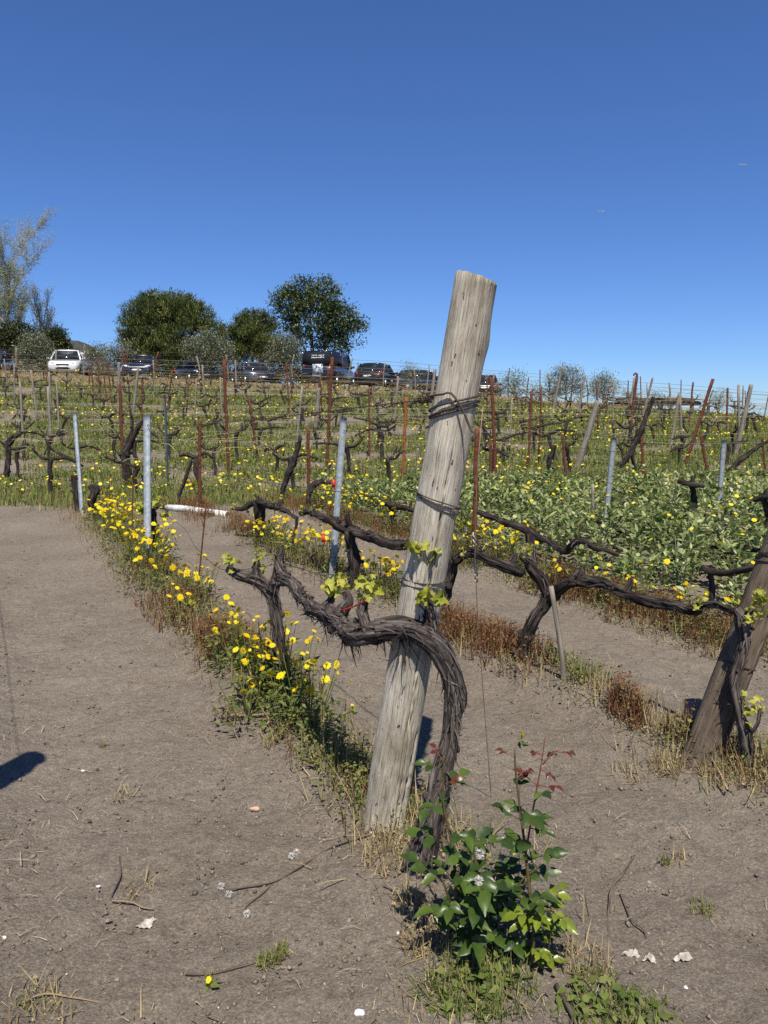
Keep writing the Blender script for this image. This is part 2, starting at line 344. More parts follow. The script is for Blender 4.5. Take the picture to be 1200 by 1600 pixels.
# soil: brown-grey volcanic ground with fine grain
def soil_material():
    m = bpy.data.materials.new('soil'); m.use_nodes = True; nt = m.node_tree; N = nt.nodes; L = nt.links
    bs = N['Principled BSDF']; bs.inputs['Roughness'].default_value = .97; bs.inputs['Specular IOR Level'].default_value = .12
    g = N.new('ShaderNodeNewGeometry')
    def nz(sc, det, rg=.6):
        n = N.new('ShaderNodeTexNoise'); n.inputs['Scale'].default_value = sc; n.inputs['Detail'].default_value = det; n.inputs['Roughness'].default_value = rg
        L.new(g.outputs['Position'], n.inputs['Vector']); return n.outputs['Fac']
    def ramp(f, els):
        r = N.new('ShaderNodeValToRGB'); e = r.color_ramp.elements
        while len(e) < len(els): e.new(.5)
        for i, (p, c) in enumerate(els): e[i].position = p; e[i].color = col4(c)
        L.new(f, r.inputs['Fac']); return r.outputs['Color']
    def mix(f, a, b, mode='MIX'):
        x = N.new('ShaderNodeMix'); x.data_type = 'RGBA'; x.blend_type = mode
        if isinstance(f, float): x.inputs[0].default_value = f
        else: L.new(f, x.inputs[0])
        L.new(a, x.inputs[6]); L.new(b, x.inputs[7]); return x.outputs[2]
    base = ramp(nz(.9, 8, .68), [(.30, (.165, .138, .108)), (.5, (.205, .175, .141)), (.72, (.24, .207, .168))])
    grain = ramp(nz(110, 6, .8), [(.33, (.25, .24, .23)), (.45, (.85, .85, .85)), (.56, (1.1, 1.09, 1.07)), (.66, (2.1, 2.05, 1.95))])
    c = mix(.85, base, grain, 'MULTIPLY')
    mid = ramp(nz(22, 6, .7), [(.28, (.62, .6, .58)), (.5, (1.0, 1.0, 1.0)), (.75, (1.2, 1.19, 1.17))]); c = mix(.8, c, mid, 'MULTIPLY')
    # dry slope further off: straw-coloured thatch on the bank below the car park
    sep = N.new('ShaderNodeSeparateXYZ'); L.new(g.outputs['Position'], sep.inputs[0])
    mr = N.new('ShaderNodeMapRange'); mr.inputs[1].default_value = 33; mr.inputs[2].default_value = 42; L.new(sep.outputs['Y'], mr.inputs[0])
    th = ramp(nz(2.5, 8, .75), [(.3, (.10, .075, .045)), (.5, (.20, .155, .095)), (.7, (.30, .24, .15))]); c = mix(mr.outputs[0], c, th)
    L.new(c, bs.inputs['Base Color'])
    ad = N.new('ShaderNodeMath'); ad.operation = 'ADD'; L.new(nz(130, 6, .75), ad.inputs[0])
    ml = N.new('ShaderNodeMath'); ml.operation = 'MULTIPLY'; ml.inputs[1].default_value = 2.2; L.new(nz(28, 5, .65), ml.inputs[0]); L.new(ml.outputs[0], ad.inputs[1])
    bp = N.new('ShaderNodeBump'); bp.inputs['Strength'].default_value = .8; bp.inputs['Distance'].default_value = .014; L.new(ad.outputs[0], bp.inputs['Height']); L.new(bp.outputs[0], bs.inputs['Normal'])
    return m
MT['soil'] = soil_material()
MT['sea'] = pmat('sea_water', [(.03, .07, .13), (.04, .09, .16)], .002, 2, coord='pos', rough=.04, spec=.5)
MT['hill'] = pmat('wooded_hill', [(.05, .05, .045), (.10, .095, .085), (.14, .13, .115)], .035, 8, coord='pos', rough=1, bump=1, bscale=.06, bdist=12)

# ------------------------------------------------------------------ the setting
def grow(a, b, step, fac):
    out = [a]
    while out[-1] < b: out.append(out[-1] + step); step *= fac
    return out
xs = np.arange(-3.2, 3.2, .04); xr = np.array(grow(3.2, 5200, .05, 1.075)); xs = np.concatenate([-xr[::-1], xs, xr[1:]])
ys = np.arange(.7, 5.6, .035); yr = np.array(grow(5.6, 5200, .04, 1.034)); ys = np.concatenate([-np.array(grow(-.7, 300, .3, 1.3))[::-1], ys[1:], yr[1:]])
gx, gy = np.meshgrid(xs, ys); gz = H(gx, gy) + fbm(gx * 12, gy * 12, 201, 3) * .021 * sst(14, 6, gy)
mb = MB(); nx = len(xs); ii = np.arange(len(ys) - 1)[:, None] * nx; jj = np.arange(nx - 1)[None, :]
mb.add(np.stack([gx, gy, gz], -1).reshape(-1, 3), np.stack([ii + jj, ii + jj + 1, ii + nx + jj + 1, ii + nx + jj], -1).reshape(-1, 4))
ground = mb.part('ground', MT['soil'], None, True); tag(ground, kind='structure')
mb = MB(); mb.add([[-30000, 900, -70], [30000, 900, -70], [30000, 40000, -70], [-30000, 40000, -70]], [[0, 1, 2, 3]])
tag(mb.part('sea', MT['sea']), kind='structure')
hx = np.linspace(-1100, -150, 120); hy = np.linspace(780, 1300, 40); hX, hY = np.meshgrid(hx, hy)
prof = 92 * sst(-345, -430, hX) + 35 * sst(-430, -800, hX) + 10 * fbm(hX * .008, hY * .01, 4, 4)
hZ = -75 + (prof + 77) * np.sin(np.clip((hY - 780) / 520, 0, 1) * PI) ** .7
mb = MB(); ii = np.arange(39)[:, None] * 120; jj = np.arange(119)[None, :]
mb.add(np.stack([hX, hY, hZ], -1).reshape(-1, 3), np.stack([ii + jj, ii + jj + 1, ii + 120 + jj + 1, ii + 120 + jj], -1).reshape(-1, 4))
tag(mb.part('hill', MT['hill'], None, True), kind='structure')

# ------------------------------------------------------------------ posts
def timber_post(name, label, base, top, r0, r1, mat, seed, crack=None, sides=220):
    """a round timber post: shaft with weathering grooves and drying cracks, cut top"""
    t = thing(name, label, 'post', base)
    b, e = np.array(base, float), np.array(top, float)
    d = (e - b) / np.linalg.norm(e - b); L = np.linalg.norm(e - b)
    s = np.arange(-.12, L + .001, .011); m = len(s)
    p = b + d * s[:, None]; bend = .006 * fbm(s * 2, s * 0 + seed, seed, 2); p[:, 0] += bend
    _, n, bb = frames(p); a = np.linspace(0, 2 * PI, sides, endpoint=False)[None, :]; S = s[:, None]
    f = np.clip(S / L, 0, 1); r = r0 + (r1 - r0) * f
    ca, sa = np.cos(a), np.sin(a)
    rr = r * (1 + .035 * fbm(ca * 1.1 + S * .8, sa * 1.1 + seed, seed, 2) * 2)
    g = fbm(ca * 14 + seed, sa * 14 + S * .5, seed + 3, 4); rr = rr - .0011 * np.abs(g) * 2
    for zk, ak, hk in ((.33 * L, -1.9, .006), (.52 * L, -1.2, .005), (.72 * L, -2.0, .007), (.47 * L, -2.2, .004), (.9 * L, .1, .008)):
        da = np.angle(np.exp(1j * (a - ak))); rr = rr + hk * np.exp(-(da / .35) ** 2 - ((S - zk) / .05) ** 2)
    for (a0, a1, s0, s1, w, dp) in (crack or []):
        ac = a0 + (a1 - a0) * np.clip((S - s0) / (s1 - s0), 0, 1) + .05 * fbm(S * 9, S * 0 + a0, seed + 5, 3)
        on = sst(s0 - .01, s0 + .05, S) * sst(s1 + .01, s1 - .06, S)
        wv = w * (.6 + .8 * np.abs(fbm(S * 14, S * 0, seed + 8, 3)) * 2)
        rr = rr - dp * on * np.exp(-(np.angle(np.exp(1j * (a - ac))) / wv) ** 2)
    # decay at the foot
    rr = rr - .010 * np.exp(-((S - .02) / .12) ** 2) * np.clip(fbm(ca * 5, sa * 5 + S * 3, seed + 30, 4) * 2 + .2, 0, 1)
    cut = np.where(f > .985, 0, 0)
    V = p[:, None, :] + rr[..., None] * (n[:, None, :] * ca[..., None] + bb[:, None, :] * sa[..., None])
    # the top is sawn a little aslant, its rim worn
    V[-1, :, 2] += (-.012 * ca[0] + .004 * vn(ca[0] * 6, sa[0] * 6, seed))
    V[-2, :, 2] += (-.007 * ca[0])
    V[-1] = V[-1] * .955 + (p[-1] * .045)
    tc = np.stack([ca * r, sa * r, np.broadcast_to(S, rr.shape)], -1)
    mb = MB(); i = np.arange(m - 1)[:, None] * sides; j = np.arange(sides)[None, :]; j2 = (j + 1) % sides
    mb.add(V.reshape(-1, 3), np.stack([i + j, i + j2, i + sides + j2, i + sides + j], -1).reshape(-1, 4), tc.reshape(-1, 3))
    mb.part('shaft', mat, t, True)
    mb = MB(); ring = V[-1]; cen = ring.mean(0); inner = cen + (ring - cen) * .5 + [0, 0, -.003]
    mb.add(np.vstack([ring, inner, [cen + [0, 0, -.004]]]), [np.stack([np.arange(sides), (np.arange(sides) + 1) % sides, sides + (np.arange(sides) + 1) % sides, sides + np.arange(sides)], -1),
           np.stack([sides + np.arange(sides), sides + (np.arange(sides) + 1) % sides, np.full(sides, 2 * sides)], -1)])
    mb.part('end_grain', MT['endgrain'], t, True)
    return t

pb = G(600, 1283); pt = P(744, 432, pb.y - .14)
pb = Vector((pb.x, pb.y, Hs(pb.x, pb.y)))
timber_post('timber_end_post', 'large weathered grey timber end post leaning right behind the shaggy vine', pb, pt, .080, .0675, MT['wood'], 3,
            crack=[(-1.25, -1.45, .42, 1.42, .030, .020), (-1.05, -1.15, .0, .62, .05, .018), (-.75, -.62, .0, .40, .11, .020), (-1.3, -1.35, .0, .45, .022, .008), (-2.0, -2.1, .2, 1.2, .018, .004), (-.2, -.25, .7, 1.35, .02, .008), (-1.9, -1.85, 1.5, 1.85, .012, .005), (-1.2, -1.22, 1.62, 1.95, .012, .006)])
rb = G(1094, 1188); rt = P(1251, 780, rb.y + .06); rb = Vector((rb.x, rb.y, Hs(rb.x, rb.y)))
timber_post('timber_end_post', 'dark brown timber end post leaning right, at the right edge', rb, rt, .074, .070, MT['wood_dark'], 12,
            crack=[(-1.0, -1.3, .0, 1.1, .045, .02), (-2.1, -2.0, .1, .8, .02, .006), (-1.6, -1.5, .4, 1.1, .02, .008)])
lb = Vector((-1.75, 1.97, 0)); lb.z = Hs(lb.x, lb.y); lt = Vector((-1.455, 1.97, 1.92))
timber_post('timber_end_post', 'timber end post left of the view that throws the shadow at the left edge', lb, lt, .075, .065, MT['wood'], 21, sides=40)

def ctr(p):            # numpy from Vector
    return np.array(p[:])
def post_at(py, base=pb, top=pt, pb_py=1283, pt_py=432):      # point on the axis of the big post at a picture height
    f = (pb_py - py) / (pb_py - pt_py); return Vector(base).lerp(Vector(top), f), f
def wire_thing(name, label, cat, pts, r, mat, step=.05, sides=5, group=None, wob=0., seed=0):
    mb = MB(); tube(mb, [(*p, r) for p in pts], sides, step, wob=wob, seed=seed)
    return tag(mb.part(name, mat, None, True), label, cat, group)
def binding(label, base, top, f, r, turns, rw, seed, mat='wire', spread=.03, tail=None, group=None):
    c = Vector(base).lerp(Vector(top), f); ax = (Vector(top) - Vector(base)).normalized()
    n = (Vector((1, 0, 0)) - ax * ax.x).normalized(); b = ax.cross(n); pts = []
    for i in range(int(turns * 20) + 1):
        a = i / 20 * 2 * PI
        z = spread * (float(vn(np.array([i * .11]), np.array([seed * 1.]), seed)[0])) + spread * .5 * math.sin(a * .97 + seed)
        pts.append(c + (n * math.cos(a) + b * math.sin(a)) * (r + rw * 1.2 + .002 * (i // 20)) + ax * z)
    if tail: pts += [pts[-1] + Vector(q) for q in tail]
    return wire_thing('wire_binding', label, 'wire', pts, rw, MT[mat], .02, 6)
Lr = lambda f: .080 + (.0675 - .080) * f
_, f1 = post_at(597); _, f2 = post_at(750); _, f3 = post_at(872)
binding('thick twisted rusty wire wound round the timber post below its top', pb, pt, f1, Lr(f1) - .001, 3.72, .0036, 2, spread=.06,
        tail=[(.035, -.015, -.05), (.06, -.02, -.11), (.072, -.03, -.125), (.066, -.034, -.15)])
binding('thin dark wires round the middle of the big timber post', pb, pt, f2, Lr(f2) - .002, 3.3, .0022, 5, spread=.022)
binding('rusty wire round the timber post beside the bright vine leaves', pb, pt, f3, Lr(f3) - .002, 2.4, .0024, 8, spread=.016)
_, g1 = (None, .60)
binding('dark wires wound round the leaning post at the right edge', rb, rt, .77, .0715, 3.4, .003, 3, spread=.03)
binding('single rusty wire loop low on the right-hand post', rb, rt, .37, .0725, 1.2, .003, 4, spread=.01)

# galvanised profile posts: channel section with punched hooks along one edge
def channel_post(label, top, base, w=.045, d=.03, th=.0028, group='galvanised vineyard posts', slots=True, name='galvanised_post'):
    t = thing(name, label, 'post', base, group)
    b, e = Vector(base) - Vector((0, 0, .15)), Vector(top); ax = (e - b).normalized(); L = (e - b).length
    n = (Vector((1, 0, 0)) - ax * ax.x).normalized(); q = ax.cross(n)     # n across the view, q away from the viewer
    prof = [(-w / 2, d), (-w / 2, 0), (w / 2, 0), (w / 2, d), (w / 2 - th, d), (w / 2 - th, th), (-w / 2 + th, th), (-w / 2 + th, d)]
    V = []
    for k in range(25):
        c = b + ax * (L * k / 24)
        for (u, v) in prof: V.append(c + n * u + q * v)
    F = [[k * 8 + i, k * 8 + (i + 1) % 8, k * 8 + 8 + (i + 1) % 8, k * 8 + 8 + i] for k in range(24) for i in range(8)]
    mb = MB(); mb.add([v[:] for v in V], [np.array(F), np.array([[0, 1, 6, 7], [1, 2, 5, 6], [2, 3, 4, 5]]), np.array([[192 + 7, 192 + 6, 192 + 1, 192], [192 + 6, 192 + 5, 192 + 2, 192 + 1], [192 + 5, 192 + 4, 192 + 3, 192 + 2]])])
    mb.part('channel', MT['galv'], t)
    if slots:
        me = None; z = .3
        while z < L - .03:
            c = b + ax * z
            if me is None:
                m2 = MB(); box(m2, (0, 0, 0), .006, .010, .022); box(m2, (-.004, 0, .012), .010, .008, .005); me = m2.mesh('wire_hook', MT['wire'])
            o = obj('wire_hook', me, t); o.location = c - n * (w / 2 + .002) + q * .012 - Vector(base); z += .11
    return t
mpost = {}
mpost['a'] = channel_post('galvanised steel post rising from the dense yellow daisies', P(229, 648, 7.2), G(229, 884), .062, .035)
mpost['b'] = channel_post('galvanised post leaning left at the far end of the near row', P(116, 645, 10.6), G(128, 806), .05, .03)
mpost['c'] = channel_post('galvanised steel post just left of the big timber post', P(537, 652, 6.5), G(516, 908), .055, .03)
mpost['d'] = channel_post('galvanised post standing in the bean crop, leaning slightly right', P(960, 684, 8.2), Vector((P(942, 858, 8.2).x, 8.2, Hs(P(942, 858, 8.2).x, 8.2))), .05, .03)
mpost['e'] = channel_post('galvanised post furthest right in the bean crop', P(1132, 688, 9.0), Vector((P(1121, 838, 9.0).x, 9.0, Hs(P(1121, 838, 9.0).x, 9.0))), .05, .03)
channel_post('thin galvanised post on the slope left of the rusty posts', P(257, 617, 13.0), G(262, 757), .04, .03)

# rusty angle-iron and wooden vineyard stakes on the slope: (top pixel, foot pixel, kind, words)
def stake(top, foot, kind, label, group, w=.036, Y=None):
    if Y is None: b = G(*foot)
    else: b = P(foot[0], foot[1], Y); b.z = Hs(b.x, b.y)
    e = P(top[0], top[1], b.y)
    mb = MB(); ax = (e - b).normalized(); q = b - ax * .15; L = (e - q).length
    n = (Vector((1, 0, 0)) - ax * ax.x).normalized(); m = ax.cross(n)
    if kind == 'wood':
        tube(mb, [(*q, w * .62), (*(q.lerp(e, .5) + n * .01), w * .55), (*e, w * .5)], 10, .08, ridge=.12, seed=int(top[0]))
        return tag(mb.part('wooden_stake', MT['wood_grey'], None, True), label, 'stake', group)
    if kind == 'rod':
        tube(mb, [(*q, w), (*(q.lerp(e, .5) + n * .004), w), (*e, w)], 6, .1)
        return tag(mb.part('rusty_rod', MT['rust'], None, True), label, 'rod', group)
    prof = [(-w * .7, 0), (0, -w * .35), (w * .7, 0), (w * .7 - .001, .005), (0, -w * .35 + .006), (-w * .7 + .001, .005)]
    V, tc = [], []; K = 14
    for k in range(K + 1):
        c = q + ax * (L * k / K) + n * .004 * math.sin(k * 1.3 + top[0])
        for (u, v) in prof: V.append((c + n * u + m * v)[:]); tc.append((u, v, L * k / K))
    F = [[k * 6 + i, k * 6 + (i + 1) % 6, k * 6 + 6 + (i + 1) % 6, k * 6 + 6 + i] for k in range(K) for i in range(6)]
    z = K * 6
    mb.add(V, [np.array(F), np.array([[z, z + 1, z + 4, z + 5], [z + 1, z + 2, z + 3, z + 4]])], tc)
    if kind == 'hook':
        tube(mb, [(*e, w * .45), (*(e + ax * .05 + n * .0), w * .45), (*(e + ax * .08 - n * .04), w * .42), (*(e + ax * .05 - n * .085), w * .4), (*(e + ax * .01 - n * .085), w * .4)], 6, .015)
    return tag(mb.part('rusty_stake', MT['rust_orange' if kind == 'orange' else 'rust']), label, 'stake', group)
GS = 'rusty stakes on the vineyard slope'; GW = 'grey wooden stakes on the vineyard slope'; GA = 'named vineyard stakes'
stake((312, 655), (312, 797), 'iron', 'rusty iron stake beside the white pipe on the ground', GA, .034)
stake((745, 669), (741, 888), 'iron', 'dark red iron stake just right of the big timber post', GA, .034, Y=7.0)
stake((350, 562), (357, 742), 'iron', 'tall rusty stake rising above the crest left of the grey car', GA, .046)
stake((519, 558), (510, 737), 'iron', 'tall rusty stake crossing in front of the dark van', GA, .046)
stake((481, 668), (483, 792), 'iron', 'rusty stake behind the red weeds left of the galvanised post', GA, .036)
stake((577, 607), (577, 714), 'iron', 'thin rusty stake below the dark estate car', GA, .034)
stake((635, 620), (629, 748), 'orange', 'bright orange rusty stake left of the big timber post', GA, .044)
stake((768, 590), (775, 752), 'iron', 'rusty stake leaning left, nearest right of the big timber post top', GA, .05)
stake((767, 690), (766, 756), 'iron', 'short rusty stake crossing a taller one right of the post', GA, .04)
stake((831, 611), (825, 731), 'iron', 'dark rusty stake with a knot of wire half way up', GA, .04)
stake((879, 678), (885, 758), 'iron', 'short rusty stake at the back edge of the beans', GA, .04)
stake((934, 626), (900, 736), 'wood', 'thick grey wooden stake leaning right on the slope', GA, .12)
stake((995, 588), (982, 694), 'hook', 'rusty stake with its top bent into a hook', GA, .062)
stake((1020, 590), (1000, 664), 'wood', 'slim wooden stake leaning right beside the hooked stake', GA, .075)
stake((1002, 680), (1006, 752), 'iron', 'short rusty stake between the two posts in the beans', GA, .04)
stake((1061, 615), (1047, 700), 'wood', 'dark wooden stake in front of the pergola', GA, .075)
stake((1083, 597), (1076, 668), 'iron', 'thin rusty stake at the right end of the pergola', GA, .05)
stake((1114, 592), (1071, 727), 'iron', 'long rusty stake leaning far to the right', GA, .055)
stake((1095, 677), (1106, 742), 'iron', 'short rusty stake leaning left behind the beans', GA, .045)
stake((1137, 606), (1135, 678), 'iron', 'upright rusty stake near the right end of the slope', GA, .05)
stake((1174, 601), (1148, 716), 'wood', 'grey wooden stake leaning right near the right edge', GA, .10)
stake((1191, 683), (1196, 738), 'iron', 'short rusty stake at the extreme right of the slope', GA, .04)
stake((187, 600), (193, 752), 'iron', 'rusty stake beside the stout vine on the left slope', GA, .046)
stake((222, 597), (221, 672), 'iron', 'thin rusty stake right above the galvanised post top', GA, .04)
stake((186, 566), (185, 650), 'wood', 'grey wooden stake beside the dark blue car', GA, .10)
stake((498, 606), (491, 690), 'wood', 'grey wooden stake below the dark van', GA, .10)
stake((680, 577), (664, 690), 'wood', 'grey wooden stake close left of the timber post wire', GA, .09)
stake((447, 566), (453, 655), 'iron', 'rusty stake in front of the pale olive tree', GA, .04)
stake((878, 573), (862, 650), 'wood', 'grey stake among the olives on the right crest', GA, .10)
stake((914, 586), (900, 660), 'wood', 'tall grey stake right of the olives on the right crest', GA, .09)
stake((216, 575), (206, 660), 'wood', 'dark leaning stake below the dark blue car', GA, .08)
for i, (a, b) in enumerate([((142, 566), (147, 622)), ((152, 560), (158, 630)), ((160, 566), (167, 628)), ((168, 563), (175, 634)), ((140, 572), (139, 606)), ((1078, 590), (1078, 600))]):
    if i < 5: stake(a, b, 'iron', 'thin rusty stake, %s from the left of the bunch right of the white car' % ('second', 'third', 'fourth', 'last', 'first')[i], GS, .045)
stake((171, 745), (170, 818), 'rod', 'thin rusty rod behind the far daisies of the near row', GA, .006)
stake((207, 752), (205, 858), 'rod', 'thin rusty rod just left of the near galvanised post', GA, .006)
stake((323, 777), (305, 948), 'rod', 'thin rusty rod leaning right beside the bright vine sprout', GA, .006)
stake((861, 916), (879, 1064), 'wood', 'small grey wooden stake beside the curved vine trunk', GA, .025)
stake((653, 700), (651, 742), 'wood', 'stub of a grey stake at the orange rusty stake', GA, .05)
stake((926, 756), (925, 800), 'wood', 'short grey stub standing in the bean crop', GA, .04, Y=8.6)

# ------------------------------------------------------------------ leaves
def vine_leaf_mesh(seed):
    rnd = random.Random(seed); pts = []
    for i in range(20):
        a = i / 20 * 2 * PI - PI / 2 + PI / 20
        lob = .52 + .42 * abs(math.cos(2.5 * (a - PI / 2))) ** 1.4 + .09 * rnd.uniform(-1, 1)
        if i in (0, 19): lob *= .55
        pts.append((lob * math.cos(a) * .62, .45 + lob * math.sin(a) * .62, .14 * math.sin(a * 3 + seed) + .26 * abs(math.cos(a)) + .05 * rnd.uniform(-1, 1)))
    V = np.array([(0, .42, -.02)] + pts); F = np.array([[0, i + 1, (i + 1) % 20 + 1] for i in range(20)])
    mb = MB(); mb.add(V, F); return mb.mesh('leaf', MT['vineleaf'], True)
VLEAF = [vine_leaf_mesh(i) for i in range(3)]
def rose_leaf_mesh(seed, mat):
    V = [(0, 0, 0)]; F = []; n = 7; rnd = random.Random(seed)
    wd = [0, .17, .26, .29, .27, .20, .10, 0]; bend = rnd.uniform(.05, .5); cup = rnd.uniform(.15, .75); wav = rnd.uniform(0, .05)
    rows = []
    for i in range(1, n):
        y = i / n; z = -bend * y * y; w = wd[i] * (1 + .10 * (i % 2))
        rows.append(len(V)); V += [(-w, y - .02 * (i % 2), z + w * cup + wav * math.sin(i * 2.1)), (0, y, z), (w, y - .02 * (i % 2), z + w * cup - wav * math.sin(i * 2.6))]
    tip = len(V); V.append((0, 1, -bend))
    r = rows[0]; T = [[0, r + 1, r], [0, r + 2, r + 1]]; Q = []
    for a, b in zip(rows, rows[1:]): Q += [[a, a + 1, b + 1, b], [a + 1, a + 2, b + 2, b + 1]]
    r = rows[-1]; T += [[r, r + 1, tip], [r + 1, r + 2, tip]]
    mb = MB(); mb.add(V, [np.array(T), np.array(Q)]); return mb.mesh('leaf', mat, True)
RLEAF = {k: [rose_leaf_mesh(i + 10 * j, MT[k]) for i in range(7)] for j, k in enumerate(('roseleaf', 'roselight', 'rosered'))}
def put_leaf(parent, me, pos, direction, up, size, name='leaf'):
    y = Vector(direction).normalized(); z = Vector(up); z = (z - y * z.dot(y)); z = z.normalized() if z.length > 1e-4 else Vector((0, 0, 1)); x = y.cross(z)
    o = obj(name, me, parent); M3 = Matrix((x, y, z)).transposed().to_4x4()
    q = parent; org = Vector((0, 0, 0))
    while q is not None: org = org + Vector(q.location); q = q.parent
    o.matrix_local = Matrix.Translation(Vector(pos) - org) @ M3 @ Matrix.Scale(size, 4)
    return o
def rvec(up=.3): return Vector((random.gauss(0, 1), random.gauss(0, 1), random.gauss(0, 1) + up)).normalized()
def sprout(t, pos, n, size, length=.05, lean=(0, 0, 1)):
    """a young shoot: a short stem and unfolding leaves"""
    pos = Vector(pos); d = (Vector(lean) + rvec(.5) * .4).normalized(); tip = pos + d * length
    mb = MB(); tube(mb, [(*pos, .0028), (*(pos.lerp(tip, .6) + rvec() * .004), .0024), (*tip, .0015)], 5, .012, var=.6)
    mb.part('shoot', MT['cane'], t, True)
    for i in range(int(n * 1.5)):
        b = pos.lerp(tip, random.uniform(.1, 1)) + rvec() * size * .35; dr = (rvec(.15) + Vector((0, -.25, 0))).normalized()
        put_leaf(t, random.choice(VLEAF), b, dr, Vector((0, -.5, .7)) + rvec() * .8, size * .72 * random.uniform(.45, 1.15))

# ------------------------------------------------------------------ vines
WF = .82
def wpx(pts, Yf):
    """picture points (x, y, width[, Y]) to path rows x, y, z, radius"""
    out = []
    for q in pts:
        Y = q[3] if len(q) > 3 else Yf(q[0]); p = P(q[0], q[1], Y); out.append((*p, q[2] * WF / 2 / F_PX * depth(p)))
    return out
def bark_strips(mb, q, n, seed, length=(.08, .3), peel=.02, wd=.006):
    """loose strips of bark along a limb, their lower ends hanging free"""
    rnd = random.Random(seed); p, t, nn, b, r, s = q; tot = s[-1]
    for i in range(n):
        L = rnd.uniform(*length); s0 = rnd.uniform(0, max(.01, tot - L)); a = rnd.uniform(0, 2 * PI); tw = rnd.uniform(-1.5, 1.5); w = wd * rnd.uniform(.4, 1.3)
        K = 9; V = []; pe = peel * rnd.uniform(.0, 1.2); side = rnd.random() < .5
        for k in range(K):
            f = k / (K - 1); ss = s0 + L * f; j = min(len(s) - 1, int(np.searchsorted(s, ss)))
            aa = a + tw * f; rad = np.cos(aa) * nn[j] + np.sin(aa) * b[j]; tan = np.cross(t[j], rad)
            g = f if side else 1 - f; off = r[j] * 1.06 + .0015 + pe * max(0, g - .62) ** 1.4 * 3.2
            c = p[j] + rad * off; c = c + np.array([0, 0, -1]) * pe * max(0, g - .7) * 1.5
            ww = w * (1 - .75 * abs(2 * f - 1) ** 2.5); V += [c - tan * ww, c + tan * ww]
        F = np.array([[2 * k, 2 * k + 1, 2 * k + 3, 2 * k + 2] for k in range(K - 1)])
        mb.add(V, F, None, rnd.random())
def knots(mb, q, n, seed):
    rnd = random.Random(seed); p, t, nn, b, r, s = q
    if len(p) < 8: return
    for i in range(n):
        j = rnd.randrange(3, len(p) - 3); a = rnd.uniform(0, 2 * PI); d = np.cos(a) * nn[j] + np.sin(a) * b[j]; h = r[j] * rnd.uniform(.15, .75); w = r[j] * rnd.uniform(.28, .5)
        c = p[j] + d * r[j] * .7; tube(mb, [(*c, w * 1.25), (*(c + d * (r[j] * .3 + h * .5) + t[j] * w * rnd.uniform(-.4, .4)), w), (*(c + d * (r[j] * .3 + h)), w * .6)], 9, .006, ridge=.3, lump=.35, seed=seed + i)
def gnarled(label, cat_loc, limbs, Yf, name='vine', group=None, mat='bark_old', hi=False, strips=0, seed=0):
    t = thing(name, label, 'vine', cat_loc, group); sb = MB()
    for i, (nm, pts) in enumerate(limbs):
        if hi and mat == 'bark' and nm == 'trunk': pts = [(p[0], p[1], p[2] * .80, *p[3:]) for p in pts]
        if hi and nm == 'arm': pts = [(p[0], p[1], p[2] * .80, *p[3:]) for p in pts]
        mb = MB(); q = tube(mb, wpx(pts, Yf), 26 if hi else 12, .009 if hi else .02, ridge=(.36 if nm == 'trunk' else .42) if hi else .28, seed=seed + i * 3, lump=((.20 if nm == 'trunk' else .36) if hi else .30), wob=(.010 if nm == 'trunk' else .016) if hi else .012, freq=5.0 if hi else 3.0)
        if hi: knots(mb, q, int(q[5][-1] * (9 if nm == 'trunk' else 26)), seed + i * 7)
        elif nm != 'cane': knots(mb, q, int(q[5][-1] * 7), seed + i * 7)
        mb.part(nm, MT[mat], t, True)
        if strips: bark_strips(sb, q, int(strips * q[5][-1] * 100), seed + i, (.03, .2) if hi else (.05, .16), .03 if hi else .025, .0032 if hi else .004)
    if strips: tag(sb.part('bark_strips', MT['strip'], t), kind='stuff')
    return t
vy = pb.y - .19
v1 = gnarled('thick shaggy-barked old vine bending over in front of the big timber post', ctr(G(655, 1375)), [
    ('trunk', [(652, 1392, 62, 2.22), (656, 1350, 60, 2.23), (668, 1290, 50, 2.27), (690, 1215, 46, 2.33), (704, 1150, 38, 2.36), (708, 1095, 40, 2.37), (699, 1045, 44, 2.38), (680, 1005, 48, 2.38), (650, 984, 50, 2.39), (618, 982, 46, 2.40), (588, 985, 42, 2.42)]),
    ('arm', [(605, 985, 40, 2.41), (570, 991, 44, 2.44), (543, 985, 46, 2.50), (518, 970, 44, 2.58), (500, 958, 34, 2.68), (484, 950, 26, 2.80), (468, 930, 24, 2.95), (452, 910, 26, 3.08), (441, 893, 20, 3.18), (438, 880, 18, 3.22)]),
    ('spur', [(676, 985, 30, 2.40), (668, 960, 28, 2.40), (662, 935, 25, 2.41), (655, 912, 22, 2.41), (654, 893, 16, 2.41)]),
    ('spur', [(655, 912, 16, 2.41), (662, 900, 20, 2.41), (668, 890, 13, 2.41)]),
    ('spur', [(577, 990, 24, 2.44), (573, 970, 18, 2.44), (566, 955, 18, 2.45), (568, 938, 13, 2.46)]),
    ('spur', [(528, 975, 24, 2.56), (534, 955, 18, 2.57), (545, 940, 13, 2.58), (541, 925, 10, 2.60)]),
    ('spur', [(503, 962, 24, 2.68), (508, 948, 14, 2.69), (517, 938, 12, 2.70), (518, 928, 9, 2.71)]),
    ('spur', [(443, 895, 16, 3.16), (436, 882, 16, 3.18), (437, 868, 13, 3.2), (442, 855, 8, 3.2)]),
    ('spur', [(438, 884, 14, 3.2), (432, 898, 10, 3.2), (428, 905, 8, 3.2)]),
], None, hi=True, mat='bark', strips=2.8, seed=4)
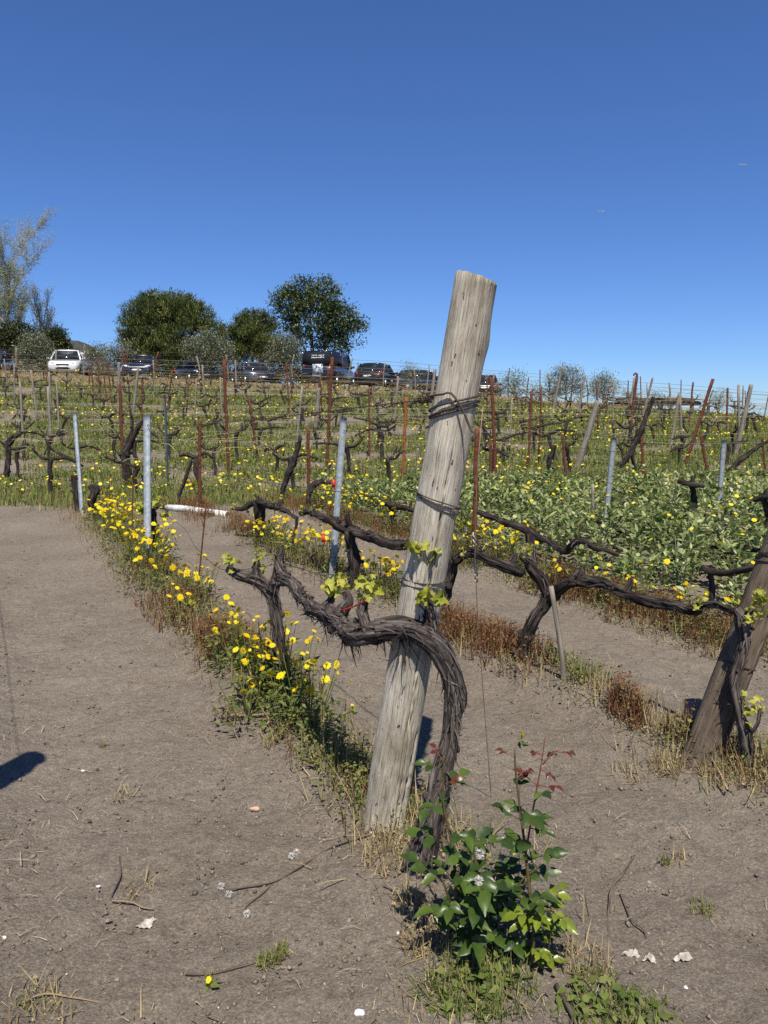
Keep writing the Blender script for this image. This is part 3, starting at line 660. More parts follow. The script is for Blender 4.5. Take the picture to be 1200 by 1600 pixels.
# hanging beards of bark below the arm
mb = MB(); rnd = random.Random(5)
for (hx_, hy_, Yh, n, ln) in ((548, 1000, 2.49, 14, .075), (520, 985, 2.58, 8, .05), (640, 1000, 2.38, 10, .09), (600, 1000, 2.4, 6, .05), (500, 972, 2.68, 5, .04)):
    for i in range(n):
        a = P(hx_ + rnd.uniform(-16, 16), hy_ + rnd.uniform(-8, 3), Yh + rnd.uniform(-.03, .03)); L = ln * rnd.uniform(.4, 1.3); w = rnd.uniform(.002, .006); th = rnd.uniform(0, 3.1)
        dx = Vector((math.cos(th), math.sin(th), 0)) * w; V = []; dr = Vector((rnd.uniform(-.3, .3), rnd.uniform(-.3, .1), -1)); c = a.copy()
        for k in range(6):
            V += [(c - dx * (1 - k / 6.5))[:], (c + dx * (1 - k / 6.5))[:]]; c = c + dr * L / 5; dr = dr + Vector((rnd.uniform(-.35, .35), rnd.uniform(-.3, .3), 0))
        mb.add(V, np.array([[2 * k, 2 * k + 1, 2 * k + 3, 2 * k + 2] for k in range(5)]), None, rnd.uniform(0, .6))
tag(mb.part('bark_beard', MT['strip'], v1), kind='stuff')
for (x, y, Y, n, sz, ln) in ((655, 893, 2.40, 0, 0, 0), (668, 880, 2.37, 7, .10, .075), (668, 952, 2.36, 6, .075, .05), (518, 928, 2.70, 11, .075, .06), (541, 925, 2.60, 6, .05, .05), (568, 938, 2.45, 8, .06, .06), (580, 930, 2.5, 5, .05, .06), (442, 855, 3.2, 5, .05, .05)):
    if n: sprout(v1, P(x, y, Y), n, sz, ln)
wire_thing('plastic_tie', 'red plastic tie stretched between two spurs of the old vine', 'tie', [P(533, 954, 2.55), P(552, 948, 2.48), P(566, 941, 2.44), P(574, 940, 2.43)], .0032, MT['redtie'], .02)

v2 = gnarled('second near vine, a slim grey trunk rising from daisies', ctr(G(446, 1095)), [
    ('trunk', [(449, 1100, 34, 3.62), (445, 1075, 29, 3.62), (441, 1030, 25, 3.62), (434, 985, 26, 3.62), (429, 950, 28, 3.62), (420, 925, 32, 3.62), (404, 909, 28, 3.64), (384, 902, 24, 3.68), (368, 896, 20, 3.72), (356, 888, 17, 3.75)]),
    ('spur', [(405, 905, 18, 3.64), (401, 890, 14, 3.64), (404, 876, 9, 3.64)]),
    ('spur', [(427, 925, 22, 3.60), (432, 910, 18, 3.58), (437, 898, 14, 3.55)]),
    ('spur', [(440, 1035, 12, 3.6), (428, 1015, 5, 3.6), (420, 1003, 3, 3.6)]),
], None, hi=True, mat='bark', strips=2.2, seed=31)
for (x, y, n, sz, ln) in ((357, 886, 7, .05, .05), (364, 890, 5, .045, .05), (404, 876, 6, .05, .05), (412, 895, 4, .04, .04)): sprout(v2, P(x, y, 3.66), n, sz, ln)
v3 = gnarled('dark vine stub with lime leaves tied to the galvanised post', ctr(G(236, 884)), [
    ('trunk', [(238, 890, 18, 7.1), (236, 850, 16, 7.1), (238, 815, 18, 7.1), (236, 795, 16, 7.1)]),
    ('cane', [(236, 800, 7, 7.1), (250, 792, 5, 7.1), (262, 800, 4, 7.0)])], None, seed=50, strips=.1)
for (x, y, n) in ((222, 797, 9), (233, 792, 5), (247, 787, 6), (258, 812, 8), (216, 800, 4)): sprout(v3, P(x, y, 7.05), n, .085, .05)
v4 = gnarled('knotted black vine stump between two thin rods', ctr(G(150, 825)), [('trunk', [(150, 830, 12, 9.4), (149, 800, 10, 9.4), (143, 785, 14, 9.4), (148, 772, 12, 9.4), (142, 758, 10, 9.4)]), ('spur', [(146, 775, 9, 9.4), (153, 768, 9, 9.4), (152, 758, 7, 9.4)])], None, seed=60)
v5 = gnarled('black vine stump against the leaning far galvanised post', ctr(G(124, 806)), [('trunk', [(125, 808, 12, 10.3), (120, 780, 13, 10.3), (117, 755, 13, 10.3), (116, 742, 10, 10.3)])], None, seed=65)
v6 = gnarled('small bright sprout at the foot of the leaning rusty rod', ctr(G(296, 960)), [('trunk', [(297, 990, 10, RYg(0, 297)), (294, 968, 7, RYg(0, 297)), (291, 945, 5, RYg(0, 297))])], None, seed=66)
for (x, y, n) in ((291, 945, 8), (295, 960, 6), (302, 955, 3)): sprout(v6, P(x, y, RYg(0, 297)), n, .085, .05)

R1 = lambda px: RY(1, px); R2 = lambda px: RY(2, px)
v7 = gnarled('T-shaped vine near the white pipe with arms spread both ways', ctr(G(408, 860)), [
    ('trunk', [(409, 868, 17, 8.0), (406, 840, 15, 8.0), (405, 810, 16, 8.0), (404, 786, 19, 8.0)]),
    ('arm', [(404, 787, 15, 8.0), (392, 788, 12, 8.1), (378, 796, 9, 8.2), (364, 794, 7, 8.3)]),
    ('arm', [(404, 785, 14, 8.0), (418, 788, 11, 7.8), (436, 794, 11, 7.5), (450, 800, 8, 7.3), (464, 810, 7, 7.2)]),
    ('cane', [(464, 808, 6, 7.2), (460, 835, 5, 7.2), (456, 870, 5, 7.2)]), ('spur', [(436, 793, 8, 7.5), (438, 780, 7, 7.5)]), ('spur', [(404, 783, 8, 8.0), (402, 775, 6, 8.0)])], None, seed=70, strips=.12)
for (x, y) in ((402, 776), (396, 780), (366, 793), (438, 780)): sprout(v7, P(x, y, 7.8), 4, .05, .05)
v8 = gnarled('vine whose long arm crosses behind the galvanised post towards the timber post', ctr(G(548, 925)), [
    ('trunk', [(545, 935, 22, 6.0), (552, 900, 20, 6.0), (555, 880, 22, 6.0), (549, 850, 20, 6.0), (547, 828, 22, 6.0)]),
    ('arm', [(548, 829, 20, 6.0), (532, 822, 18, 6.1), (515, 812, 18, 6.2), (500, 806, 14, 6.35), (486, 800, 12, 6.5), (470, 803, 9, 6.6)]),
    ('arm', [(548, 829, 20, 6.0), (575, 836, 19, 5.8), (600, 846, 18, 5.6), (630, 851, 17, 5.45), (650, 850, 14, 5.35)]),
    ('spur', [(548, 825, 12, 6.0), (543, 812, 11, 6.0), (545, 802, 8, 6.0)])], None, seed=80, strips=.2)
for (x, y) in ((486, 796), (500, 800), (470, 800)): sprout(v8, P(x, y, 6.4), 4, .045, .04)
v9 = gnarled('vine hidden behind the timber post with an arm reaching right', ctr(G(690, 965)), [
    ('trunk', [(684, 975, 24, 5.05), (692, 935, 22, 5.05), (703, 895, 22, 5.05), (712, 872, 24, 5.0)]),
    ('arm', [(712, 872, 20, 5.0), (735, 862, 18, 4.9), (762, 872, 17, 4.8), (790, 884, 20, 4.7), (815, 895, 17, 4.6)]),
    ('spur', [(795, 885, 14, 4.7), (802, 872, 12, 4.7), (806, 864, 8, 4.7)])], None, seed=90, strips=.15)
sprout(v9, P(740, 858, 4.9), 3, .05, .05); sprout(v9, P(722, 868, 4.9), 3, .05, .05)
v10 = gnarled('curved vine with a long drooping arm reaching the right-hand post', ctr(G(813, 1042)), [
    ('trunk', [(812, 1050, 30, 4.15), (818, 1010, 22, 4.15), (832, 970, 22, 4.15), (850, 945, 24, 4.13), (858, 925, 26, 4.12)]),
    ('trunk', [(860, 930, 22, 4.12), (845, 905, 20, 4.15), (832, 885, 18, 4.2), (830, 862, 14, 4.25), (828, 835, 13, 4.3)]),
    ('arm', [(860, 935, 20, 4.12), (880, 916, 19, 4.0), (902, 909, 19, 3.9), (930, 912, 19, 3.8), (960, 920, 20, 3.68), (990, 932, 21, 3.58), (1020, 943, 21, 3.48), (1052, 949, 22, 3.4), (1082, 953, 20, 3.3), (1092, 944, 15, 3.28)]),
    ('arm', [(1075, 952, 13, 3.3), (1100, 946, 14, 3.25), (1130, 948, 13, 3.15), (1155, 955, 14, 3.08)]),
    ('spur', [(893, 911, 15, 3.92), (902, 897, 14, 3.92), (905, 890, 10, 3.92)]), ('spur', [(978, 925, 12, 3.62), (984, 912, 9, 3.62), (985, 902, 7, 3.62)]),
    ('spur', [(1040, 948, 13, 3.44), (1043, 935, 9, 3.44)]), ('spur', [(832, 885, 14, 4.2), (820, 878, 14, 4.2), (812, 868, 9, 4.2)])], None, hi=True, mat='bark_old', seed=100, strips=1.0)
for (x, y) in ((822, 868), (828, 872), (1092, 942)): sprout(v10, P(x, y, 4.1 if x < 900 else 3.25), 4, .05, .05)
v11 = gnarled('low vine with two dark arms over the beans', ctr(G(828, 905)), [
    ('trunk', [(836, 905, 13, 6.2), (832, 870, 13, 6.2), (827, 832, 16, 6.2)]),
    ('arm', [(828, 830, 16, 6.2), (808, 822, 15, 6.3), (785, 815, 14, 6.45), (762, 806, 11, 6.6), (745, 800, 9, 6.75)]),
    ('arm', [(828, 830, 15, 6.2), (850, 843, 13, 6.05), (870, 855, 13, 5.9), (884, 862, 14, 5.85), (898, 848, 13, 5.75), (912, 846, 11, 5.7), (935, 857, 8, 5.6), (966, 866, 6, 5.45)])], None, seed=120, strips=.15)
v12 = gnarled('vine against the right-hand post, rising from the ground to its leafy head', ctr(G(1174, 1222)), [
    ('trunk', [(1176, 1235, 28, 2.86), (1172, 1195, 26, 2.86), (1163, 1150, 23, 2.86), (1152, 1105, 24, 2.86), (1148, 1065, 23, 2.87), (1157, 1030, 22, 2.88), (1163, 1000, 22, 2.89), (1160, 970, 23, 2.90), (1150, 952, 18, 2.92)]),
    ('spur', [(1160, 975, 14, 2.93), (1172, 958, 12, 2.92), (1180, 950, 8, 2.92)]), ('cane', [(1166, 1160, 6, 2.86), (1180, 1130, 4, 2.84), (1188, 1105, 3, 2.84)])], None, hi=True, mat='bark', seed=140, strips=1.5)
for (x, y, n) in ((1178, 950, 8), (1188, 962, 6), (1190, 940, 5), (1165, 1100, 4), (1160, 1130, 3), (1192, 1115, 4), (1175, 975, 4)): sprout(v12, P(x, y, 2.85), n, .05, .05)
# vine arms seen over the bean crop
for i, (pts, lab) in enumerate([
    ([(935, 815, 12), (955, 822, 11), (975, 830, 11), (995, 836, 13), (1012, 835, 8)], 'vine arm slanting past the nearer post in the beans'),
    ([(1027, 798, 13), (1050, 803, 12), (1075, 805, 13), (1103, 806, 12)], 'straight level vine arm in the middle of the beans'),
    ([(1035, 858, 10), (1048, 848, 15), (1062, 842, 12), (1080, 848, 10)], 'knotted vine head in the beans'),
    ([(1098, 885, 11), (1108, 893, 12), (1135, 897, 12), (1165, 893, 13), (1180, 885, 10)], 'vine arm reaching the dark post above the beans'),
    ([(1060, 752, 9), (1080, 757, 10), (1098, 760, 9)], 'small far vine arm at the back of the beans'),
    ([(1180, 780, 12), (1195, 778, 13), (1215, 775, 12)], 'vine arm cut by the right edge above the beans'),
    ([(1110, 855, 7), (1135, 862, 8), (1165, 862, 8), (1190, 858, 8)], 'thin dark vine arm right of centre in the beans'),
    ([(598, 785, 9), (610, 790, 10), (640, 795, 10), (655, 800, 8)], 'vine arm in the beans just left of the timber post')]):
    k = [3, 4, 3, 2, 4, 4, 3, 2][i]; Yc = RY(k, pts[0][0]); foot = P(pts[1][0] + 4, pts[1][1], Yc); foot.z = Hs(foot.x, foot.y)
    gnarled(lab, foot, [('arm', [(*p[:3], RY(k, p[0])) for p in pts]), ('trunk', [(pts[1][0] + 3, pts[1][1] + 52, 12, RY(k, pts[1][0])), (pts[1][0] + 5, pts[1][1] + 25, 11, RY(k, pts[1][0])), (pts[1][0], pts[1][1], 11, RY(k, pts[1][0]))]),
                        ('spur', [(pts[-2][0], pts[-2][1], 9, RY(k, pts[-2][0])), (pts[-2][0] + 3, pts[-2][1] - 14, 6, RY(k, pts[-2][0]))])], None, seed=160 + i * 9)

# ------------------------------------------------------------------ row wires
def wtop(key, h): t = mpost[key]; return Vector(t.location) + Vector((0, 0, h))
pa1, pa2, pa3 = post_at(600)[0], post_at(750)[0], post_at(868)[0]
off = Vector((-.075, -.01, 0))
A1, B1 = P(229, 664, 7.2), P(117, 655, 10.6)
A2, B2 = P(229, 722, 7.2), P(119, 700, 10.6)
A3, B3 = P(229, 790, 7.2), P(121, 752, 10.6)
wire_thing('trellis_wire', 'top wire of the near row with dry tendrils wound on it', 'wire', [pa1 + off, (pa1 + off).lerp(A1, .5) - Vector((0, 0, .03)), A1, B1, P(40, 652, 13.5)], .0022, MT['wire'], .3)
wire_thing('trellis_wire', 'middle wire of the near row from the timber post', 'wire', [pa2 + off, (pa2 + off).lerp(A2, .5) - Vector((0, 0, .02)), A2, B2], .0016, MT['wire'], .3)
wire_thing('trellis_wire', 'low wire of the near row along the vine arms', 'wire', [pa3 + off, P(520, 905, 2.9), P(440, 880, 3.3), P(357, 893, 3.75), P(310, 860, 4.6), P(258, 806, 7.0), B3], .0018, MT['wire'], .2)
q1 = Vector(rb).lerp(Vector(rt), .77); q2 = Vector(rb).lerp(Vector(rt), .55)
C1, C2, C3 = P(536, 672, 6.5), P(530, 735, 6.5), P(522, 820, 6.5)
wire_thing('trellis_wire', 'upper wire of the second row', 'wire', [q1 + Vector((-.07, 0, .12)), P(760, 700, 4.8), C1, P(410, 660, 8.0), P(350, 657, 9.5), P(300, 660, 11)], .0016, MT['wire'], .3)
wire_thing('trellis_wire', 'middle wire of the second row', 'wire', [q1 + Vector((-.08, 0, 0)), P(760, 800, 4.8), C2, P(410, 735, 8.0), P(300, 720, 11)], .0016, MT['wire'], .3)
wire_thing('trellis_wire', 'low wire of the second row under the vine arms', 'wire', [q2 + Vector((-.08, 0, 0)), P(830, 895, 4.2), C3, P(404, 790, 8.0), P(312, 760, 11)], .0016, MT['wire'], .3)
for i, (k, z) in enumerate(((2, 1.15), (2, .8), (3, 1.1), (3, .75), (4, 1.1), (4, .75))):
    ys_ = [11.8, 9.5, 8, 6.5, 5.2, 4.0]; wire_thing('trellis_wire', ('upper' if i % 2 == 0 else 'lower') + ' wire of the ' + ('third', 'fourth', 'fifth')[k - 2] + ' row over the beans', 'wire', [Vector((rowx(k, y), y, Hs(rowx(k, y), y) + z)) for y in ys_], .0016, MT['wire'], .4)
wire_thing('trellis_wire', 'wire of the row left of the view', 'wire', [lt + Vector((0, .05, -.3)), Vector((rowx(-1, 6), 6, 1.2)), Vector((rowx(-1, 11), 11, 1.2))], .002, MT['wire'], .4)
# dry tendrils on the top wire near the post
tb = MB(); rnd = random.Random(9)
for i in range(26):
    f = rnd.random() ** 1.6 * .45; c = (pa1 + off).lerp(A1, f) - Vector((0, 0, .03 * 4 * f * (1 - f))); pts = []; a0 = rnd.uniform(0, 6.28); rr = rnd.uniform(.004, .012); dd = (A1 - pa1).normalized(); nn_ = Vector((0, 0, 1)); bb_ = dd.cross(nn_)
    for k in range(16):
        a = a0 + k * .8; pts.append((*(c + dd * (k * .006) + (nn_ * math.cos(a) + bb_ * math.sin(a)) * rr * (1 + (.9 if k > 12 else 0))), .0013))
    tube(tb, pts, 4, .012, var=rnd.random() * .5)
tag(tb.part('dry_tendrils', MT['strip']), 'curled dry tendrils on the top wire left of the post', 'tendril', kind='stuff')
ga = G(768, 1246)
wire_thing('guy_wire', 'thin straight wire from the post binding down to the ground', 'wire', [post_at(612)[0] + Vector((.085, -.06, 0)), P(742, 870, 2.42), ga + Vector((0, 0, -.02))], .0015, pmat('tan_wire', [(.22, .15, .1), (.3, .2, .13)], 30, 2, rough=.6, metal=.2), .2)
wire_thing('guy_wire', 'short pale wire slanting down left from the red iron stake', 'wire', [P(760, 848, 4.9), P(741, 880, 4.9), P(681, 972, 4.95)], .003, MT['wire_pale'], .1)
hel = MB()
for ph in (0, PI):
    tube(hel, [(*(P(741 + (y - 832) * .045, y, 4.88) + Vector((math.cos(y * .35 + ph) * .009, math.sin(y * .35 + ph) * .009, 0))), .006) for y in range(832, 912, 2)], 5, .02)
tag(hel.part('twisted_cable', MT['wire_pale'], None, True), 'pale twisted cable hanging beside the red iron stake', 'cable')
for (x, y, Y, lab) in ((521, 756, 6.4, 'small red plastic tag beside the upper part of the galvanised post'), (505, 842, 6.2, 'small red plastic tag hanging left of the galvanised post')):
    mb = MB(); p = P(x, y, Y); box(mb, p, .03, .008, .062); box(mb, p + Vector((-.012, 0, .035)), .012, .006, .03); box(mb, p + Vector((.01, 0, -.035)), .014, .007, .026); tag(mb.part('plastic_tag', MT['redtie']), lab, 'tag')

# white pipe lying in the second row
a, b = G(262, 797), G(356, 808); a.z += .03; b.z += .03; ax = (b - a).normalized(); mid = (a + b) / 2
t = thing('drain_pipe', 'white plastic pipe lying on the soil by the red weeds', 'pipe', mid)
mb = MB(); n = ax.cross(Vector((0, 0, 1))).normalized(); u = n.cross(ax); V = []
for (p, r) in ((a, .044), (a, .052), (a.lerp(mid, .5) + Vector((0, 0, .015)), .052), (mid + Vector((0, 0, .01)), .05), (b, .052), (b, .044), (b - ax * .3, .044)):
    for k in range(16): V.append((p + (n * math.cos(k * PI / 8) + u * math.sin(k * PI / 8)) * r)[:])
mb.add(V, np.array([[i * 16 + k, i * 16 + (k + 1) % 16, i * 16 + 16 + (k + 1) % 16, i * 16 + 16 + k] for i in range(6) for k in range(16)])); mb.part('pipe_wall', MT['white'], t, True)
mb = MB(); c0 = b - ax * .05; mb.add([(c0 + (n * math.cos(k * PI / 8) + u * math.sin(k * PI / 8)) * .0436)[:] for k in range(16)], np.array([list(range(16))])); mb.part('bore_shade', MT['wire'], t)  # dark-coloured disc stands in for the shade inside the open pipe end

# ------------------------------------------------------------------ weeds along the rows
# (row, from pixel column, to pixel column, red, dry, green, half width)
SEG = [(0, 600, 700, 0, 260, 60, .20), (0, 490, 610, 60, 260, 300, .14), (0, 395, 500, 60, 160, 200, .16), (0, 335, 420, 900, 150, 120, .17), (0, 240, 350, 1100, 500, 380, .20), (0, 140, 260, 260, 900, 900, .24), (0, 60, 150, 100, 1500, 250, .30),
       (1, 288, 400, 1500, 350, 150, .26), (1, 395, 520, 350, 500, 500, .20), (1, 520, 700, 120, 330, 420, .18), (1, 690, 810, 750, 160, 90, .17), (1, 790, 925, 160, 260, 420, .17), (1, 940, 1015, 420, 160, 60, .11), (1, 1010, 1110, 60, 160, 200, .14), (1, 1100, 1230, 60, 420, 60, .22),
       (2, 430, 560, 1300, 500, 250, .25), (2, 560, 720, 700, 350, 450, .24), (2, 690, 860, 900, 350, 700, .24), (2, 850, 1010, 1300, 350, 400, .22), (2, 1000, 1230, 700, 1100, 500, .24)]
def row_points(k, a, b, n, hw):
    px = U(n, a, b); Y = np.array([RYg(k, p) for p in px]) + RNG.normal(0, .12, n)
    d = np.clip(RNG.normal(0, hw * .6, n), -hw * 1.4, hw * 1.4)
    x = rowx(k, Y) + d / .878
    return np.stack([x, Y, H(x, Y)], -1)
def clumped(p, sc, thr, seed):
    return p[fbm(p[:, 0] * sc, p[:, 1] * sc, seed, 2) > thr]
red, dry, grn, tuf = MB(), MB(), MB(), MB()
def stems(mb, p, h0, h1, w, tilt, var=(0, 1)):
    n = len(p); scatter(mb, BLADE_V, BLADE_F, p, rotmats(U(n, 0, 6.28), RNG.normal(0, tilt, n), np.zeros(n)), np.stack([U(n, .6, 1.4) * w, np.full(n, .5) * U(n, h0, h1), U(n, h0, h1)], -1), U(n, *var))
def bits(mb, p, h0, h1, size, var=(0, 1), lift=True):
    n = len(p); q = p.copy()
    if lift: q[:, 2] += U(n, h0, h1)
    scatter(mb, LEAF_V, LEAF_F, q, rotmats(U(n, 0, 6.28), RNG.normal(.3, .6, n), U(n, 0, 6.28)), U(n, .5, 1.4) * size, U(n, *var))
for (k, a, b, nr, nd, ng, hw) in SEG:
    if nr:
        p = clumped(row_points(k, a, b, nr * 2, hw), 3.2, -.08, 9); stems(red, p, .07, .19, .006, .25, (0, .75))
        q = clumped(row_points(k, a, b, nr * 4, hw), 3.2, -.08, 9); bits(red, q, .02, .18, .016, (0, .9))
    if nd:
        p = row_points(k, a, b, nd, hw); stems(dry, p, .05, .20, .005, .6)
        q = row_points(k, a, b, nd * 2, hw); bits(dry, q, .002, .06, .011)
    if ng:
        p = clumped(row_points(k, a, b, ng, hw), 2.6, -.12, 19); stems(grn, p, .05, .15, .005, .5)
        q = clumped(row_points(k, a, b, ng * 4, hw * .9), 2.6, -.12, 19); bits(grn, q, .01, .12, .020)
def blob(px, py, n, r):
    c = G(px, py); a = U(n, 0, 6.28); d = np.sqrt(U(n)) * r; x = c.x + d * np.cos(a); y = c.y + d * np.sin(a); return np.stack([x, y, H(x, y)], -1)
# tufts and weeds on the bare ground
for (px, py, n, r, h) in ((740, 1545, 420, .10, .10), (700, 1565, 160, .07, .07), (790, 1560, 140, .07, .07), (960, 1580, 420, .11, .06), (900, 1570, 160, .08, .06), (1010, 1590, 140, .08, .05)):
    p = blob(px, py, n, r * 1.25); p = clumped(p, 11, -.12, 4); stems(tuf, p, h * .25, h, .0032, .9, (.25, 1)); stems(dry, p[::4], h * .3, h * .8, .003, .9); bits(tuf, blob(px, py, n // 5, r), .0, h * .4, .03, (.3, .85))
for (px, py, n, r, h) in ((420, 1512, 70, .03, .05), (440, 1495, 40, .02, .05), (1098, 1432, 90, .04, .055), (1040, 1350, 30, .018, .04), (303, 1052, 30, .04, .04), (163, 1168, 14, .015, .06), (330, 1545, 10, .02, .04), (60, 1575, 40, .05, .04), (890, 1140, 0, 0, 0)):
    if n: p = blob(px, py, n, r); stems(tuf, p, h * .5, h, .0035, .75, (.45, 1)); stems(dry, blob(px, py, n // 2, r * 1.3), h * .3, h, .003, 1.0)
for (px, py, n, r) in ((1060, 1345, 24, .03), (60, 1580, 60, .10), (615, 1340, 240, .11), (590, 1290, 120, .08), (660, 1480, 160, .07), (640, 1420, 120, .06), (750, 1490, 120, .08), (900, 1500, 160, .10), (360, 1120, 120, .06), (425, 1165, 70, .04), (215, 1395, 40, .05), (1040, 1200, 220, .08), (1130, 1210, 260, .09), (1180, 1225, 120, .07), (985, 1210, 60, .08), (650, 1590, 60, .12), (190, 1250, 26, .05), (270, 1590, 25, .12), (840, 1330, 30, .08)):
    p = blob(px, py, n, r); stems(dry, p, .03, .10, .0032, 1.15, (0, .85)); bits(dry, blob(px, py, n // 3, r), .0, .02, .010, (0, .8))
tag(red.part('red_weeds', MT['redweed']), 'reddish brown weeds in strips along the vine rows', 'weeds', kind='stuff')
tag(dry.part('dry_grass', MT['drygrass']), 'pale dry grass and stalks along the rows and bare soil', 'dry grass', kind='stuff')
tag(tuf.part('grass_tufts', MT['grass']), 'bright green grass tufts on the bare soil and below the rose', 'grass', kind='stuff')
tag(grn.part('green_weeds', MT['herb']), 'low green weeds along the rows', 'weeds', kind='stuff')

# ------------------------------------------------------------------ daisies: plants with single flower heads as parts
def head_mesh(seed, n=15):
    mb = MB(); rnd = random.Random(seed); V, Q = [], []
    for layer, (rad, z0) in enumerate(((1., .0), (.8, .05))):
        for i in range(n):
            a = (i + .5 * layer) / n * 2 * PI + rnd.uniform(-.06, .06); L = rad * rnd.uniform(.86, 1.05) * .5; w = .085; ca, sa = math.cos(a), math.sin(a); k = len(V)
            for (r, ww, z) in ((.12, .05, z0 + .02), (L * .7, w, z0 + .055), (L, w * .55, z0 + .02 + rnd.uniform(-.03, .03))):
                V += [(ca * r - sa * ww, sa * r + ca * ww, z), (ca * r + sa * ww, sa * r - ca * ww, z)]
            Q += [[k, k + 1, k + 3, k + 2], [k + 2, k + 3, k + 5, k + 4]]
    mb.add(V, np.array(Q)); return mb.mesh('flower_head', MT['daisy'])
def disc_mesh():
    V = [(0, 0, .10)]; F = []
    for j, (r, z) in enumerate(((.09, .085), (.16, .04))):
        for i in range(10): V.append((r * math.cos(i * PI / 5), r * math.sin(i * PI / 5), z))
    mb = MB(); mb.add(V, [np.array([[0, i + 1, (i + 1) % 10 + 1] for i in range(10)]), np.array([[i + 1, i + 11, (i + 1) % 10 + 11, (i + 1) % 10 + 1] for i in range(10)])]); return mb.mesh('disc', MT['disc'], True)
HEADS = [head_mesh(i) for i in range(3)]; DISC = disc_mesh(); n_heads = 0
def daisy_plant(x, y, nfl, h, spread, label, group, size=.048, leaves=90):
    global n_heads
    t = thing('daisy_plant', label, 'daisy', (x, y, Hs(x, y)), group); mb = MB(); z0 = Hs(x, y); tips = []
    for i in range(nfl):
        a = random.uniform(0, 6.28); r = spread * math.sqrt(random.random()); tip = Vector((x + r * math.cos(a), y + r * math.sin(a), z0 + h * random.uniform(.6, 1.1)))
        b = Vector((x + .3 * r * math.cos(a), y + .3 * r * math.sin(a), z0)); tube(mb, [(*b, .0028), (*(b.lerp(tip, .55) + Vector((0, 0, -.01))), .0022), (*tip, .0018)], 4, .06, var=.45); tips.append(tip)
    n = leaves; a = U(n, 0, 6.28); r = np.sqrt(U(n)) * spread * 1.05; p = np.stack([x + r * np.cos(a), y + r * np.sin(a), z0 + U(n, .0, 1) ** 1.2 * h * .72], -1)
    scatter(mb, LEAF_V, LEAF_F, p, rotmats(U(n, 0, 6.28), RNG.normal(.5, .6, n), U(n, 0, 6.28)), np.stack([U(n, .02, .035), U(n, .03, .065), U(n, .02, .05)], -1), U(n, 0, .75))
    mb.part('foliage', MT['herb'], t)
    for tip in tips:
        o = obj('flower_head', random.choice(HEADS), t); o.location = tip - t.location; s = size * random.choice((.95, .9, 1, .85, .75, .65, .4)); o.scale = (s, s, s * random.uniform(.8, 1.6))
        o.rotation_euler = (random.gauss(.5, .5), random.gauss(0, .45), random.uniform(0, 6.28)); d = obj('disc', DISC, o)
        n_heads += 1
    return t
def daisies(k, a, b, n, nfl, h, spread, label, group, jit=.09, size=.048, leaves=90, dy=0.):
    for i in range(n):
        px = a + (b - a) * (i + random.uniform(.1, .9)) / n; Y = RYg(k, px) + random.gauss(0, .08) + dy; x = rowx(k, Y) + random.gauss(0, jit)
        daisy_plant(x, Y, random.randint(*nfl), h * random.uniform(.8, 1.15), spread, label, group, size, leaves)
daisies(0, 478, 512, 1, (3, 4), .24, .12, 'lone tall daisies right against the big timber post', None, size=.052)
daisies(0, 380, 478, 9, (10, 15), .32, .18, 'daisy plant in the bushy clump round the second near vine trunk', 'daisies round the second vine trunk', .07, .046, 130)
daisies(0, 270, 330, 4, (4, 7), .25, .15, 'sparse daisy plant near the leaning rusty rod', 'daisies by the leaning rod', .1, .055, 60)
daisies(0, 232, 275, 5, (9, 14), .30, .22, 'daisy plant right of the galvanised post in the near row', 'daisies right of the near galvanised post', .1, .054, 90)
daisies(0, 145, 236, 14, (16, 21), .34, .26, 'daisy plant in the dense yellow bank left of the near galvanised post', 'dense daisy bank in the near row', .10, .054, 100)
daisies(1, 400, 510, 12, (9, 13), .30, .22, 'daisy plant in the second row left of the galvanised post', 'daisies in the second row, left stretch', .12, .055, 60)
daisies(1, 545, 640, 7, (8, 12), .28, .16, 'daisy plant in the second row close left of the timber post', 'daisies in the second row by the timber post', .06, .052, 60)
daisies(2, 500, 650, 9, (8, 13), .40, .25, 'daisy plant at the edge of the beans left of the timber post', 'daisies at the bean edge, left stretch', .15, .06, 60, .15)
daisies(2, 700, 800, 9, (9, 14), .34, .2, 'daisy plant at the edge of the beans right of the timber post', 'daisies at the bean edge, middle stretch', .12, .055, 60)
daisies(2, 860, 1120, 11, (4, 8), .32, .18, 'daisy plant along the red weeds below the long vine arm', 'daisies at the bean edge, right stretch', .12, .05, 60)
for (px, py, h, lab) in ((812, 1165, .06, 'single small yellow daisy behind the rose bush'), (326, 1548, .03, 'single yellow daisy lying on the soil near the bottom'), (550, 1118, .05, 'single daisy standing just left of the timber post'), (492, 1208, .06, 'single daisy at the edge of the weeds left of the post')):
    g_ = G(px, py); daisy_plant(g_.x, g_.y, 1, h, .01, lab, None, .045 if py < 1500 else .028, 6)

